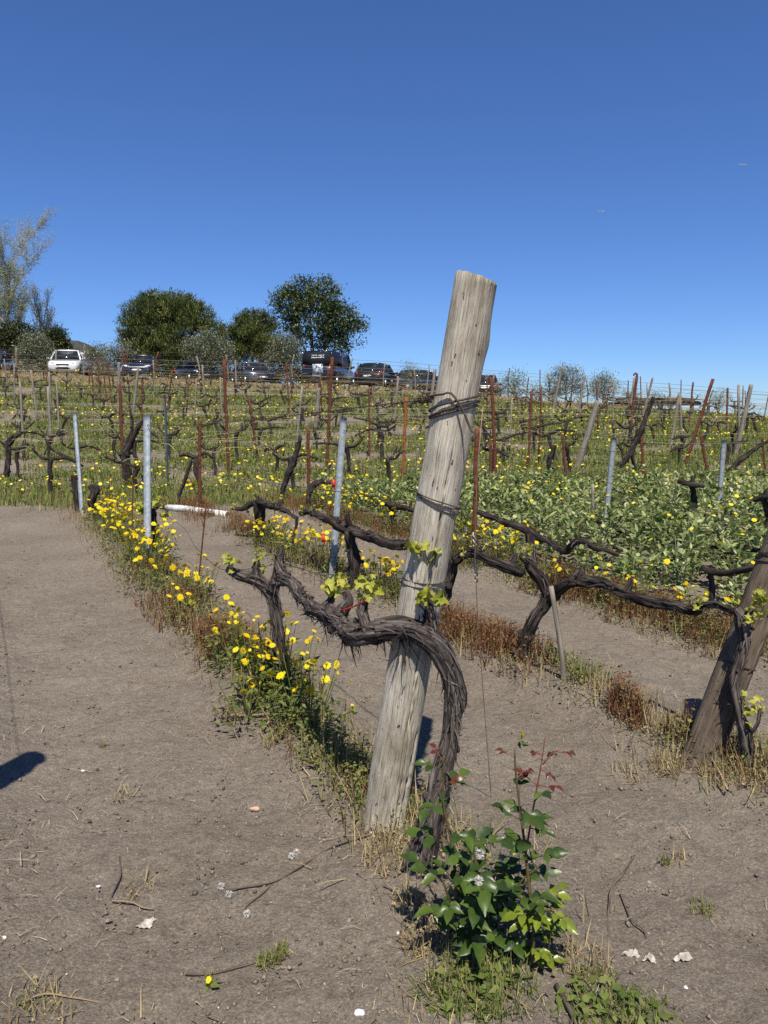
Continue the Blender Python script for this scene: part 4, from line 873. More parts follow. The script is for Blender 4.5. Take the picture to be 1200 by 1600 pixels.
# ------------------------------------------------------------------ bean crop
def bean_plant_geo(seed, h=.55, n=46):
    """leaf placements of one broad bean plant"""
    r = np.random.default_rng(seed); z = r.uniform(.15, 1, n) * h; a = r.uniform(0, 6.28, n); d = r.uniform(.02, .13, n)
    return np.stack([d * np.cos(a), d * np.sin(a), z], -1), a
BEANL_V = np.array([[0, 0, 0], [-.30, .30, .05], [-.27, .66, .05], [0, 1, -.10], [.27, .66, .05], [.30, .30, .05], [0, .5, -.03]])
BEANL_F = [np.array([[6, 0, 1], [6, 1, 2], [6, 2, 3], [6, 3, 4], [6, 4, 5], [6, 5, 0]])]
def bean_leaves(mb, x, y, seed, h, n, size):
    p, a = bean_plant_geo(seed, h, n); p = p + [x, y, Hs(x, y)]
    scatter(mb, BEANL_V, BEANL_F, p, rotmats(a - PI / 2 + RNG.normal(0, .5, n), RNG.normal(.6, .5, n), RNG.normal(0, .6, n)), np.stack([U(n, .3, .9) * size, U(n, .5, 1.2) * size, U(n, .5, 1.2) * size], -1), np.clip(RNG.normal(.42, .26, n) + random.gauss(0, .16), 0, 1))
    return p
crop, crop_st = MB(), MB(); front = 0
pts = []
for _ in range(6000):
    y = random.uniform(3.4, 12.6); x = random.uniform(-2, 9)
    if x < rowx(2, y) + .30 + .18 * float(vn(np.array([y * 2.]), np.array([3.]), 4)[0]) or x > y * .62 + 1.0: continue
    if y > 11.9 and x < 1.4: continue
    if any((x - q[0]) ** 2 + (y - q[1]) ** 2 < .062 for q in pts[-900:]): continue
    pts.append((x, y))
pts.sort(key=lambda q: (q[0] - rowx(2, q[1])))
for i, (x, y) in enumerate(pts):
    h = (.40 + .24 * float(fbm(np.array([x * 1.3]), np.array([y * 1.3]), 12, 3)[0])) * random.uniform(.78, 1.2) * (1.08 if y > 7 else .95); dist = x - rowx(2, y)
    if dist < .62 and front < 46 and y < 8.5:
        front += 1; t = thing('bean_plant', 'broad bean plant in the front rank of the crop behind the red weeds', 'bean plant', (x, y, Hs(x, y)), 'front rank of the bean crop')
        mb = MB(); bean_leaves(mb, x, y, i, h, 80, .085); mb.part('foliage', MT['bean'], t)
        mb = MB()
        for k in range(3):
            a = random.uniform(0, 6.28); z0 = Hs(x, y); tube(mb, [(x, y, z0, .005), (x + .03 * math.cos(a), y + .03 * math.sin(a), z0 + h * .5, .004), (x + .06 * math.cos(a), y + .06 * math.sin(a), z0 + h, .003)], 4, .15)
        mb.part('stems', MT['beanstem'], t)
    else: bean_leaves(crop, x, y, i, h, 90 if y < 8 else 62, .085 if y < 8 else .10)
tag(crop.part('bean_crop', MT['bean']), 'dense crop of broad beans filling the rows on the right', 'beans', kind='stuff')
# yellow flowers in the beans
mb = MB(); n = 420; q = np.array(pts)[RNG.integers(0, len(pts), n)]; keep = fbm(q[:, 0] * .9, q[:, 1] * .9, 63, 2) > -.12; q = q[keep]; n = len(q)
x, y = q[:, 0] + RNG.normal(0, .1, n), q[:, 1] + RNG.normal(0, .1, n)
scatter(mb, HEAD_V, HEAD_F, np.stack([x, y, H(x, y) + U(n, .36, .60)], -1), rotmats(U(n, 0, 6.28), U(n, .2, .8), U(n)), U(n, .03, .056))
tag(mb.part('daisy_heads_in_beans', MT['daisy_far']), 'yellow daisy heads scattered through the bean crop', 'daisies', kind='stuff')

# ------------------------------------------------------------------ rose bush
rose = thing('rose_bush', 'glossy green rose bush with dark red young shoots by the vine foot', 'rose bush', (G(770, 1500)))
def rose_stem(pts, w0, w1, mat='rosestem'):
    rows = [(*P(x, y, Y), w0 + (w1 - w0) * i / (len(pts) - 1)) for i, (x, y, Y) in enumerate(pts)]
    mb = MB(); q = tube(mb, rows, 7, .02, lump=.05); mb.part('stem', MT[mat], rose, True); return q[0]
def compound(pos, out, kind, size, n=5):
    """a rose leaf: three or five leaflets on a stalk"""
    pos = Vector(pos); out = Vector(out).normalized(); L = size * 1.5; end = pos + out * L + Vector((0, 0, -.12 * L)); side = out.cross(Vector((0, 0, 1)))
    side = side.normalized() if side.length > .01 else Vector((1, 0, 0)); mb = MB(); tube(mb, [(*pos, .0016), (*pos.lerp(end, .5), .0014), (*end, .001)], 4, .02); mb.part('leaf_stalk', MT['rosestem' if kind != 'rosered' else 'rosestem_red'], rose)
    up = Vector((0, -.45, .9)) + rvec() * .45
    put_leaf(rose, random.choice(RLEAF[kind]), end, out + Vector((0, 0, -.25)), up, size)
    for j in range((n - 1) // 2):
        c = pos.lerp(end, .72 - .4 * j)
        for s_ in (-1, 1): put_leaf(rose, random.choice(RLEAF[kind]), c, out * .75 + side * s_ + rvec() * .3 + Vector((0, 0, -.15)), up + rvec() * .45, size * (.88 - .12 * j))
s1 = rose_stem([(700, 1470, 1.86), (712, 1400, 1.88), (706, 1320, 1.90), (694, 1265, 1.91), (692, 1215, 1.92), (694, 1180, 1.92)], .006, .002)
s2 = rose_stem([(828, 1535, 1.80), (832, 1480, 1.80), (834, 1440, 1.80), (826, 1380, 1.82), (820, 1320, 1.84), (812, 1260, 1.86), (806, 1210, 1.87), (804, 1170, 1.87)], .007, .002)
s3 = rose_stem([(822, 1330, 1.84), (832, 1270, 1.86), (842, 1215, 1.87), (848, 1180, 1.88), (852, 1150, 1.88)], .003, .0012, 'rosestem_red')
s4 = rose_stem([(770, 1490, 1.86), (760, 1420, 1.86), (745, 1360, 1.87), (738, 1310, 1.88)], .006, .003)
s5 = rose_stem([(790, 1500, 1.85), (800, 1430, 1.84), (812, 1380, 1.83), (850, 1350, 1.82)], .005, .002)
s6 = rose_stem([(740, 1490, 1.88), (715, 1440, 1.85), (700, 1400, 1.84), (690, 1370, 1.83)], .005, .002)
s7 = rose_stem([(848, 1195, 1.87), (862, 1178, 1.87), (872, 1172, 1.87)], .0018, .001, 'rosestem_red')
s8 = rose_stem([(832, 1440, 1.80), (850, 1425, 1.79), (870, 1420, 1.78)], .003, .0015)
def leaves_on(path, f0, f1, n, kind, size, nl=5, bias=(0, 0, 0)):
    for i in range(n):
        j = int((f0 + (f1 - f0) * (i + random.random() * .8) / n) * (len(path) - 1)); a = i * 2.4 + random.uniform(-.5, .5)
        compound(path[j], (math.cos(a) * .85 + bias[0], math.sin(a) * .9 - .15 + bias[1], .45 + bias[2] + random.gauss(0, .2)), kind, size * random.uniform(.58, 1.0), nl)
leaves_on(s1, .25, .95, 10, 'roseleaf', .062, 3); leaves_on(s2, .25, .85, 12, 'roseleaf', .06, 3)
leaves_on(s4, .1, 1., 14, 'roseleaf', .066, 5); leaves_on(s6, .1, 1., 10, 'roseleaf', .064, 5, (.1, 0, 0)); leaves_on(s5, .1, 1, 10, 'roseleaf', .062, 5, (.1, 0, 0))
leaves_on(s8, .2, 1., 7, 'roselight', .046, 5, (.2, -.3, -.2)); leaves_on(s2, .1, .30, 5, 'roselight', .046, 5, (.1, -.3, -.1)); leaves_on(s3, .2, .6, 3, 'roseleaf', .046, 5)
leaves_on(s3, .7, 1., 2, 'rosered', .026, 3, (0, 0, -.4)); leaves_on(s2, .9, 1., 2, 'rosered', .028, 3, (0, 0, -.3)); leaves_on(s7, .8, 1, 2, 'rosered', .032, 3, (.4, 0, -.9)); leaves_on(s3, .5, .75, 2, 'rosered', .034, 3)
leaves_on(s1, .85, 1., 2, 'rosered', .036, 3, (-.3, 0, .2))
sap = thing('rose_sucker', 'low bluish green rose sucker right of the rose stem', 'rose sucker', G(850, 1530)); rose, keep_rose = sap, rose
s9 = rose_stem([(848, 1530, 1.80), (856, 1490, 1.79), (862, 1450, 1.78)], .003, .0012); leaves_on(s9, .1, 1, 5, 'roseleaf', .024, 5)
rose = keep_rose

# ------------------------------------------------------------------ litter on the ground
def lay(name, label, pts, w, mat, lift=.0, cat='twig'):
    rows = []
    for (x, y) in pts:
        g_ = G(x, y); rows.append((g_.x, g_.y, g_.z + w * .8 + lift * random.random(), w))
    rows[-1] = (*rows[-1][:3], w * .5); mb = MB(); tube(mb, rows, 6, .015, lump=.12, seed=int(pts[0][0]), wob=.004); return tag(mb.part(name, MT[mat], None, True), label, cat)
lay('twig', 'long dark pruned cane curving on the bare soil right of the rose', [(992, 1342), (972, 1372), (956, 1398), (951, 1430), (951, 1460), (958, 1485)], .0035, 'twig', .01)
lay('twig', 'long dark twig lying from the post foot towards the seed heads', [(575, 1312), (540, 1322), (500, 1340), (465, 1360), (430, 1382), (380, 1395), (352, 1398)], .0035, 'twig', .01)
lay('twig', 'forked end of the dark twig near the seed heads', [(430, 1384), (410, 1398), (385, 1422), (378, 1440)], .0025, 'twig', .008)
lay('twig', 'brown crooked stalk lying on the soil at lower left', [(187, 1345), (188, 1370), (180, 1395), (172, 1415)], .003, 'twig', .012)
lay('twig', 'pale stalk beside the brown crooked stalk', [(175, 1412), (205, 1420), (222, 1428), (240, 1424)], .0028, 'straw', .01)
lay('twig', 'thin stick crossing the soil at the bottom left corner', [(30, 1572), (70, 1562), (110, 1568), (160, 1572)], .0028, 'straw', .01)
lay('twig', 'dark root line on the soil beside the small grass tuft', [(290, 1530), (330, 1524), (370, 1518), (400, 1508)], .003, 'twig', .004)
lay('twig', 'stout brown stick at the lower edge below the rose', [(870, 1550), (885, 1580), (900, 1605)], .007, 'twig', .01)
lay('twig', 'second curved cane between the long cane and the grass tuft', [(968, 1400), (985, 1440), (1005, 1462), (1012, 1485)], .0022, 'twig', .008)
lay('twig', 'thin twigs lying behind the grey stake', [(885, 1062), (915, 1055), (945, 1046)], .004, 'twig', .01)
lay('twig', 'grey stalk at the foot of the rose on the left', [(640, 1400), (680, 1440), (672, 1470), (660, 1490)], .0035, 'straw', .02)
lay('twig', 'long straw leading left from the timber post foot', [(600, 1390), (640, 1420), (670, 1440)], .003, 'straw', .02)
lay('dead_stalk', 'pale dead stalks beside the daisy clump', [(358, 1120), (380, 1123), (400, 1127), (425, 1122), (450, 1130)], .006, 'straw', .03, 'stalk')
lay('dead_stalk', 'pale dead stalk pointing down at the clump edge', [(368, 1130), (366, 1145), (372, 1160)], .004, 'straw', .02, 'stalk')
lay('dead_stalk', 'curved dry stalk below the daisy clump', [(412, 1130), (408, 1148), (415, 1165), (420, 1175)], .005, 'straw', .02, 'stalk')
# seed heads
fv, ff = BLADE_V, BLADE_F
for (x, y, lab) in ((455, 1345, 'white fluffy seed head highest on the dark twig'), (346, 1391, 'white seed head at the left end of the twig'), (358, 1406, 'white seed head just below the left twig end'), (386, 1441, 'lowest white seed head by the forked twig'), (463, 1341, 'small white seed head touching the highest one'), (750, 1340, 'white seed head half hidden in the rose bush'), (748, 1383, 'lower white seed head inside the rose bush')):
    c = G(x, y) if x < 600 else P(x, y, 1.72); c.z += .012; mb = MB(); n = 90; d = RNG.normal(0, 1, (n, 3)); d /= np.linalg.norm(d, axis=1)[:, None]
    yaw = np.arctan2(d[:, 1], d[:, 0]) - PI / 2; tl = -np.arccos(np.clip(d[:, 2], -1, 1)); scatter(mb, fv, ff, np.tile(np.array(c[:]), (n, 1)), rotmats(yaw, tl, np.zeros(n)), np.stack([np.full(n, .004), np.full(n, .003), np.full(n, .014)], -1))
    tag(mb.part('seed_head', MT['fluff']), lab, 'seed head')
def stone(px, py, r, mat, label, flat=.6, name='stone'):
    c = G(px, py); bm = bmesh.new(); bmesh.ops.create_icosphere(bm, subdivisions=2, radius=1); rr = random.Random(px)
    ph = [rr.uniform(0, 6) for _ in range(3)]
    V = [(v.co * (1 + .22 * math.sin(v.co.x * 3 + ph[0]) + .18 * math.sin(v.co.y * 4 + ph[1]) + .1 * math.sin(v.co.z * 5 + ph[2]))) for v in bm.verts]
    V = [(v.x * r * 1.3 + c.x, v.y * r + c.y, v.z * r * flat + c.z + r * flat * .4) for v in V]; F = np.array([[v.index for v in f.verts] for f in bm.faces]); bm.free()
    mb = MB(); mb.add(V, F); return tag(mb.part(name, MT[mat]), label, 'stone')
stone(398, 1268, .013, 'pinkstone', 'flat pinkish stone on the bare soil'); stone(562, 1587, .010, 'white', 'white stone at the bottom edge below the timber post', .9)
stone(153, 1386, .005, 'white', 'small white stone at lower left'); stone(130, 1206, .006, 'white', 'small pale stone right of the shadow'); stone(7, 1467, .006, 'white', 'white stone at the left edge')
stone(1071, 1546, .005, 'white', 'tiny white stone below the rags'); stone(640, 1430, .007, 'white', 'white pebble left of the rose foot'); stone(622, 1464, .006, 'white', 'white pebble below the vine foot'); stone(583, 1303, .008, 'white', 'white pebble at the timber post foot')
def scrap(px, py, sx, sy, mat, label, seed, name='rag', hz=.02):
    c = G(px, py); gx_, gy_ = np.meshgrid(np.linspace(-1, 1, 18), np.linspace(-1, 1, 14)); z = (np.abs(fbm(gx_ * 1.3 + seed, gy_ * 2.2, seed, 3)) * 2.0) * hz * np.clip(1.15 - gx_ ** 2, 0, 1)
    ex = 1 + .5 * fbm(gy_ * 2, gy_ * 0 + seed, seed, 2); V = np.stack([c.x + gx_ * sx * ex + .3 * sx * gy_, c.y + gy_ * sy * (1 + .7 * fbm(gx_ * 2, gx_ * 0, seed + 2, 2)), c.z + .004 + z], -1).reshape(-1, 3)
    F = np.array([[j * 18 + i, j * 18 + i + 1, j * 18 + 19 + i, j * 18 + 18 + i] for j in range(13) for i in range(17)]); mb = MB(); mb.add(V, F); return tag(mb.part(name, MT[mat], None, True), label, 'rag' if name == 'rag' else 'scrap')
scrap(985, 1499, .026, .010, 'rag', 'crumpled white rag left of the other two on the soil', 3); scrap(1014, 1509, .017, .009, 'rag', 'middle crumpled white rag on the soil', 6); scrap(1066, 1510, .024, .008, 'rag', 'crumpled white rag right of the other two', 9)
scrap(229, 1446, .020, .018, 'rag', 'torn clear plastic scrap on the soil at lower left', 12, 'plastic_scrap', .012)
# grains, clods and straw bits too small to pick apart
def fan(n, r0, r1, half=.75, p=1.):
    r = r0 + (r1 - r0) * U(n) ** p; a = U(n, -half, half); x = r * np.sin(a); y = r * np.cos(a); return np.stack([x, y, H(x, y)], -1)
n = 26000; p = fan(n, 1.0, 9, .7, 1.3); s = .0020 + .0080 * U(n) ** 3.4; p[:, 2] += s * .1; mb = MB(); scatter(mb, OCT_V * [1, .8, .7], OCT_F, p, rotmats(U(n, 0, 6.28), RNG.normal(0, .5, n), U(n, 0, 6)), s * U(n, .7, 1.3), np.clip(RNG.normal(.42, .22, n), 0, 1))
n = 1500; y = U(n, 1.1, 9); x = rowx(RNG.integers(-1, 4, n), y) + RNG.normal(0, .3, n); p = np.stack([x, y, H(x, y)], -1); s = .004 + .016 * U(n) ** 3; scatter(mb, OCT_V * [1, .8, .6], OCT_F, p, rotmats(U(n, 0, 6.28), RNG.normal(0, .5, n), U(n, 0, 6)), s, np.clip(RNG.normal(.35, .2, n), 0, 1))
n = 700; p = fan(n, 1.1, 7, .7, 1.2); keep = fbm(p[:, 0] * 1.5, p[:, 1] * 1.5, 300, 2) > .0; p = p[keep]; n = len(p); s = .004 + .010 * U(n) ** 3; scatter(mb, OCT_V * [1, .8, .6], OCT_F, p, rotmats(U(n, 0, 6.28), RNG.normal(0, .5, n), U(n, 0, 6)), s, np.clip(RNG.normal(.35, .2, n), 0, 1))
tag(mb.part('soil_clods', MT['clod']), 'small clods and crumbs of soil on the bare ground', 'soil', kind='stuff')
n = 2600; p = fan(n, 1.0, 9, .7, 1.2); s = .0012 + .0035 * U(n) ** 3; p[:, 2] += s * .4; mb = MB(); scatter(mb, OCT_V * [1, .8, .6], OCT_F, p, rotmats(U(n, 0, 6.28), RNG.normal(0, .4, n), U(n, 0, 6)), s, U(n, .2, 1) ** 1.5)
tag(mb.part('pale_grit', MT['pebble']), 'pale grit sprinkled over the bare soil', 'grit', kind='stuff')
STR_V = np.array([[-.5, 0, 0], [.5, 0, 0], [.35, .5, .05], [-.35, .5, .05], [.25, 1, .0], [-.25, 1, .0]]); STR_F = [np.array([[0, 1, 2, 3], [3, 2, 4, 5]])]
n = 800; p = fan(n, 1.0, 7, .7, 1.2); keep = fbm(p[:, 0] * 1.8, p[:, 1] * 1.8, 90, 2) > -.15; p = p[keep]; n = len(p); p[:, 2] += .004; mb = MB(); scatter(mb, STR_V, STR_F, p, rotmats(U(n, 0, 6.28), U(n, 0, .25), U(n, -.3, .3)), np.stack([U(n, .0012, .003), U(n, .008, .04), U(n, .05, .3)], -1))
for k in range(-1, 4):
    n = 900; y = U(n, 1.2, 10.5); x = rowx(k, y) + RNG.normal(0, .28, n); mb_p = np.stack([x, y, H(x, y) + .006], -1); scatter(mb, STR_V, STR_F, mb_p, rotmats(U(n, 0, 6.28), U(n, 0, .35), U(n, -.3, .3)), np.stack([U(n, .0014, .0034), U(n, .015, .09), U(n, .05, .3)], -1))
tag(mb.part('straw_litter', MT['straw']), 'bits of straw and dry stalk strewn over the soil', 'straw', kind='stuff')

# ------------------------------------------------------------------ vineyard on the slope
ROWS_Y = [12.9, 14.9, 16.9, 19.0, 21.2, 23.5, 25.9, 28.4, 31.0, 33.7, 36.5, 39.4]
def slope_vine(seed):
    rnd = random.Random(seed); t = thing('slope_vine', '', 'vine'); mb = MB(); h = rnd.uniform(.55, .8); lean = rnd.uniform(-.22, .22)
    head = (lean, rnd.uniform(-.06, .06), h)
    tube(mb, [(0, 0, -.08, .055), (lean * .25 + rnd.uniform(-.05, .05), .0, h * .35, .04), (lean * .6 + rnd.uniform(-.06, .06), 0, h * .7, .042), (*head, .048)], 8, .05, ridge=.2, lump=.2, seed=seed, wob=.02)
    ends = []
    for s in (-1, 1):
        L = rnd.uniform(.25, .75)
        if rnd.random() < .15: continue
        e = (head[0] + s * L, head[1] + rnd.uniform(-.06, .06), h + rnd.uniform(-.12, .22)); m = (head[0] + s * L * .5, head[1], h + rnd.uniform(-.08, .10)); tube(mb, [(*head, .036), (*m, .03), (*e, .02)], 7, .05, lump=.25, ridge=.15, seed=seed + s, wob=.02); ends += [m, e]
        for k in range(rnd.randint(1, 3)):
            f = rnd.uniform(.3, 1); c = [head[i] + (e[i] - head[i]) * f for i in range(3)]; tube(mb, [(*c, .017), (c[0] + rnd.uniform(-.05, .05), c[1], c[2] + rnd.uniform(.06, .16), .011)], 5, .05, lump=.2)
    mb.part('trunk', MT['bark_old'], t, True); mb = MB()
    for e in ends + [head]:
        for k in range(rnd.randint(0, 2)):
            s = rnd.choice((-1, 1)); L = rnd.uniform(.3, .65); z = rnd.uniform(.05, .35)
            tube(mb, [(*e, .008), (e[0] + s * L * .35, e[1] + rnd.uniform(-.05, .05), e[2] + z, .006), (e[0] + s * L, e[1] + rnd.uniform(-.05, .05), e[2] + z * rnd.uniform(.2, 1.1), .0045)], 4, .12, var=rnd.random())
    mb.part('canes', MT['cane'], t); mb = MB(); n = 34; c = np.array([ends[i % len(ends)] if ends else head for i in RNG.integers(0, 9, n)]) + RNG.normal(0, .11, (n, 3)) + [0, 0, .1]
    scatter(mb, LEAF_V, LEAF_F, c, rotmats(U(n, 0, 6.28), RNG.normal(.3, .6, n), U(n, 0, 6)), U(n, .02, .05)); mb.part('young_leaves', MT['vineleaf'], t)
    return t
ORD = ['first', 'second', 'third', 'fourth', 'fifth', 'sixth', 'seventh', 'eighth', 'ninth', 'tenth', 'eleventh', 'twelfth', 'thirteenth', 'fourteenth', 'fifteenth', 'sixteenth', 'seventeenth', 'eighteenth', 'nineteenth', 'twentieth'] + ['twenty-' + w for w in ('first', 'second', 'third', 'fourth', 'fifth', 'sixth', 'seventh', 'eighth', 'ninth')] + ['thirtieth'] + ['thirty-' + w for w in ('first', 'second', 'third', 'fourth', 'fifth', 'sixth', 'seventh', 'eighth', 'ninth')]
ROWN = ['nearest', 'second', 'third', 'fourth', 'fifth', 'sixth', 'seventh', 'eighth', 'ninth', 'tenth', 'eleventh', 'highest']; REG = []
def base_x(o, kd): return o.location.x if kd == 'vine' else o.data.vertices[0].co.x
def number_off(word, names):
    for nm, grp in names:
        rows = sorted([o for o in C.objects if o.parent is None and o.get('group') == grp], key=lambda o: o.location.x / o.location.y)
        for j, o in enumerate(rows): o['label'] = '%s, %s plant from the left' % (nm, ORD[j])
number_off('plant', [('daisy in the bushy clump round the second vine trunk', 'daisies round the second vine trunk'), ('sparse daisy by the leaning rusty rod', 'daisies by the leaning rod'), ('daisy right of the near galvanised post', 'daisies right of the near galvanised post'), ('daisy in the dense bank left of the near post', 'dense daisy bank in the near row'), ('daisy in the second row left of the galvanised post', 'daisies in the second row, left stretch'), ('daisy in the second row by the timber post', 'daisies in the second row by the timber post'), ('daisy at the bean edge left of the post', 'daisies at the bean edge, left stretch'), ('daisy at the bean edge right of the post', 'daisies at the bean edge, middle stretch'), ('daisy below the long drooping vine arm', 'daisies at the bean edge, right stretch'), ('broad bean in the front rank behind red weeds', 'front rank of the bean crop')])
protos = [slope_vine(500 + i) for i in range(9)]; first = [True] * 9; nv = 0
for ri, Y in enumerate(ROWS_Y):
    half = Y * .515; x = -half + random.uniform(0, 1)
    while x < half:
        if not (Y < 13 and 0.2 < x) and random.random() > .08:
            i = random.randrange(9); yy = Y + random.gauss(0, .08)
            if first[i]: o = protos[i]; first[i] = False
            else: o = copy_tree(protos[i])
            o.location = (x, yy, Hs(x, yy)); o.rotation_euler = (random.gauss(0, .07), random.gauss(0, .1), random.choice((0, PI)) + random.gauss(0, .25)); s = random.uniform(.75, 1.02); o.scale = (s, s, s)
            seg = 'nearest rows' if ri < 3 else ('middle rows' if ri < 8 else 'upper rows')
            REG.append((o, 'vine', ri)); o['group'] = 'vines of the %s on the slope' % seg; nv += 1
        x += random.uniform(1.15, 1.7)
for i in range(9):
    if first[i]: bpy.data.objects.remove(protos[i])
# particular vines on the nearer slope
gnarled('stout forked vine beside the rusty stake on the left slope', ctr(G(200, 752)), [('trunk', [(201, 758, 15, 13.6), (198, 730, 14, 13.6), (195, 712, 17, 13.6), (202, 695, 12, 13.6), (214, 672, 9, 13.6), (224, 655, 6, 13.6)]), ('arm', [(196, 705, 10, 13.6), (205, 680, 8, 13.6), (206, 655, 6, 13.6), (202, 640, 4, 13.6)])], None, seed=300)
gnarled('slender dark vine leaning right above the T-shaped vine', ctr(G(440, 778)), [('trunk', [(438, 785, 9, 11.4), (445, 755, 9, 11.4), (458, 725, 10, 11.4), (466, 695, 8, 11.4), (470, 680, 6, 11.4)])], None, seed=305)
gnarled('black curved vine behind the rusty stake at the bean edge', ctr(G(487, 790)), [('trunk', [(486, 795, 10, 10.4), (482, 775, 10, 10.4), (490, 758, 11, 10.4), (505, 752, 9, 10.4), (516, 755, 8, 10.4)])], None, seed=310)
gnarled('thin young vine leaning right below the thin galvanised post', ctr(G(277, 788)), [('trunk', [(277, 790, 5, 11), (285, 760, 6, 11), (296, 730, 5, 11), (298, 718, 4, 11)])], None, seed=315)
gnarled('vine with a low sweeping arm at the back of the beans', ctr(G(815, 745)), [('trunk', [(815, 772, 9, 12.9), (850, 750, 9, 12.9), (858, 720, 9, 12.9), (868, 695, 6, 12.9)]), ('arm', [(815, 772, 9, 12.9), (832, 765, 8, 12.9), (850, 750, 8, 12.9)])], None, seed=320)
gnarled('steeply leaning vine beside the hooked stake', ctr(G(968, 728)), [('trunk', [(968, 730, 9, 13.5), (985, 705, 10, 13.5), (1000, 675, 11, 13.5), (1012, 645, 8, 13.5), (1020, 620, 6, 13.5)])], None, seed=325)
gnarled('vine slanting up to the right below the grey right-hand stake', ctr(G(1140, 735)), [('trunk', [(1140, 735, 8, 13.5), (1160, 715, 8, 13.5), (1190, 695, 6, 13.5), (1215, 680, 4, 13.5)])], None, seed=330)
gnarled('vine with a pale bent cane at the left edge of the slope', ctr(G(12, 740)), [('trunk', [(10, 745, 10, 14), (14, 715, 9, 14), (12, 695, 10, 14), (20, 680, 7, 14)]), ('arm', [(12, 697, 6, 14), (35, 676, 5, 14), (65, 680, 4, 14), (80, 700, 5, 14), (105, 715, 6, 14), (122, 720, 4, 14)])], None, seed=335)
# wires of the slope rows
for ri, Y in enumerate(ROWS_Y):
    half = Y * .58 + 1
    for wi, z in ((0, .72), (2, 1.25)):
        xs_ = np.linspace(-half, half, 14); wire_thing('slope_wire', '%s wire of the %s row up the slope' % (('lowest', 'middle', 'top')[wi], ('nearest', 'second', 'third', 'fourth', 'fifth', 'sixth', 'seventh', 'eighth', 'ninth', 'tenth', 'eleventh', 'highest')[ri]), 'wire',
            [Vector((x, Y + .03 * wi, float(Hbase(x, Y)) + z + .03 * math.sin(i * 2.1 + ri))) for i, x in enumerate(xs_)], .0014 + .00005 * Y, MT['wire_pale'] if ri % 3 else MT['wire'], 3, 4, 'wires of the slope rows')
# further stakes, alternating rust and wood
for ri, Y in enumerate(ROWS_Y):
    if Y < 16: continue
    half = Y * .515; x = -half + random.uniform(0, 2)
    while x < half:
        z = Hs(x, Y); q = random.random(); b = Vector((x, Y, z)); h = random.uniform(1.3, 1.8); e = b + Vector((random.gauss(0, .10), random.gauss(0, .05), h)); mb = MB(); w = random.uniform(.018, .028)
        if q < .5:
            tube(mb, [(*b, w), (*e, w)], 4, .8); REG.append((tag(mb.part('rusty_stake', MT['rust']), 'x', 'stake', GS), 'rusty stake', ri))
        else:
            tube(mb, [(*b, w * 1.7), (*b.lerp(e, .5), w * 1.5), (*e, w * 1.3)], 7, .4, ridge=.1, seed=ri); REG.append((tag(mb.part('wooden_stake', MT['wood_grey'], None, True), 'x', 'stake', GW), 'grey wooden stake', ri))
        x += random.uniform(4.0, 7.0)
for kd in ('vine', 'rusty stake', 'grey wooden stake'):
    for ri in range(len(ROWS_Y)):
        row = sorted([(base_x(o, kd) / ROWS_Y[ri], i) for i, (o, k2, r2) in enumerate(REG) if k2 == kd and r2 == ri])
        for j, (_, i) in enumerate(row):
            w = 'gnarled pruned vine' if kd == 'vine' else 'thin ' + kd
            REG[i][0]['label'] = '%s, %s from the left, in the %s row up the slope' % (w, ORD[j], ROWN[ri])
# herbs, grass and flowers on the slope
far, fdry, fl = MB(), MB(), MB()
for ri, Y in enumerate(ROWS_Y + [41.5]):
    half = Y * .60 + 1; n = int(13000 + 260 * Y); x = U(n, -half, half); y = Y + RNG.normal(0, .55, n); p = np.stack([x, y, H(x, y)], -1)
    keep = (fbm(x * .55, y * .8, 401, 3) > -.24) & ~((y < 12.6) & (x > .4)); p = p[keep]; n = len(p); gro = .6 + Y / 26
    if Y < 39:
        stems(far, p[: n // 2], .06, .20 + .004 * Y, .016 * gro, .5); bits(far, p[n // 2:], .01, .14, .05 * gro)
    else: stems(fdry, p[: n // 2], .05, .18, .03, .7); bits(fdry, p[n // 2: n * 3 // 4], .01, .1, .08)
    m = 800; x = U(m, -half, half); y = Y + RNG.normal(0, .5, m); p = np.stack([x, y, H(x, y)], -1)[~((y < 12.6) & (x > .4))]; stems(fdry, p, .04, .16, .012 * gro, .8)
    m = int(240 + 20 * Y * (1 if Y < 34 else .25)); x = U(m, -half, half); y = Y + RNG.normal(0, .5, m); keep = (fbm(x * .35 + 9, y * .9, 77, 3) > .02) & ~((y < 12.6) & (x > .4)); x, y = x[keep], y[keep]; m = len(x)
    scatter(fl, HEAD_V, HEAD_F, np.stack([x, y, H(x, y) + U(m, .12, .36)], -1), rotmats(U(m, 0, 6.28), U(m, .3, 1.0), U(m)), U(m, .035, .06) * (1 + Y / 90))
# grass at the edge where the bare strip ends
n = 5000; x = U(n, -8, .2); y = 11.9 + RNG.normal(0, .5, n) + .4 * vn(x * 1.3, x * 0, 8); p = np.stack([x, y, H(x, y)], -1); p = clumped(p, .9, -.22, 55); stems(far, p, .06, .24, .014, .5); stems(fdry, p[::3], .06, .26, .01, .5)
n = 130; x = U(n, -7.5, -.3); y = U(n, 11.6, 13.6); k_ = fbm(x * .8, y * 1.2, 15, 2) > .0; x, y = x[k_], y[k_]; n = len(x); scatter(fl, HEAD_V, HEAD_F, np.stack([x, y, H(x, y) + U(n, .16, .36)], -1), rotmats(U(n, 0, 6.28), U(n, .3, .9), U(n)), U(n, .04, .065))
tag(far.part('slope_herbs', MT['farherb']), 'green and brownish herbs in strips under the slope vines', 'herbs', kind='stuff')
tag(fdry.part('slope_dry_grass', MT['drygrass']), 'dry straw-coloured grass on the slope and bank', 'dry grass', kind='stuff')
tag(fl.part('slope_daisies', MT['daisy_far']), 'yellow daisies sprinkled over the vineyard slope', 'daisies', kind='stuff')

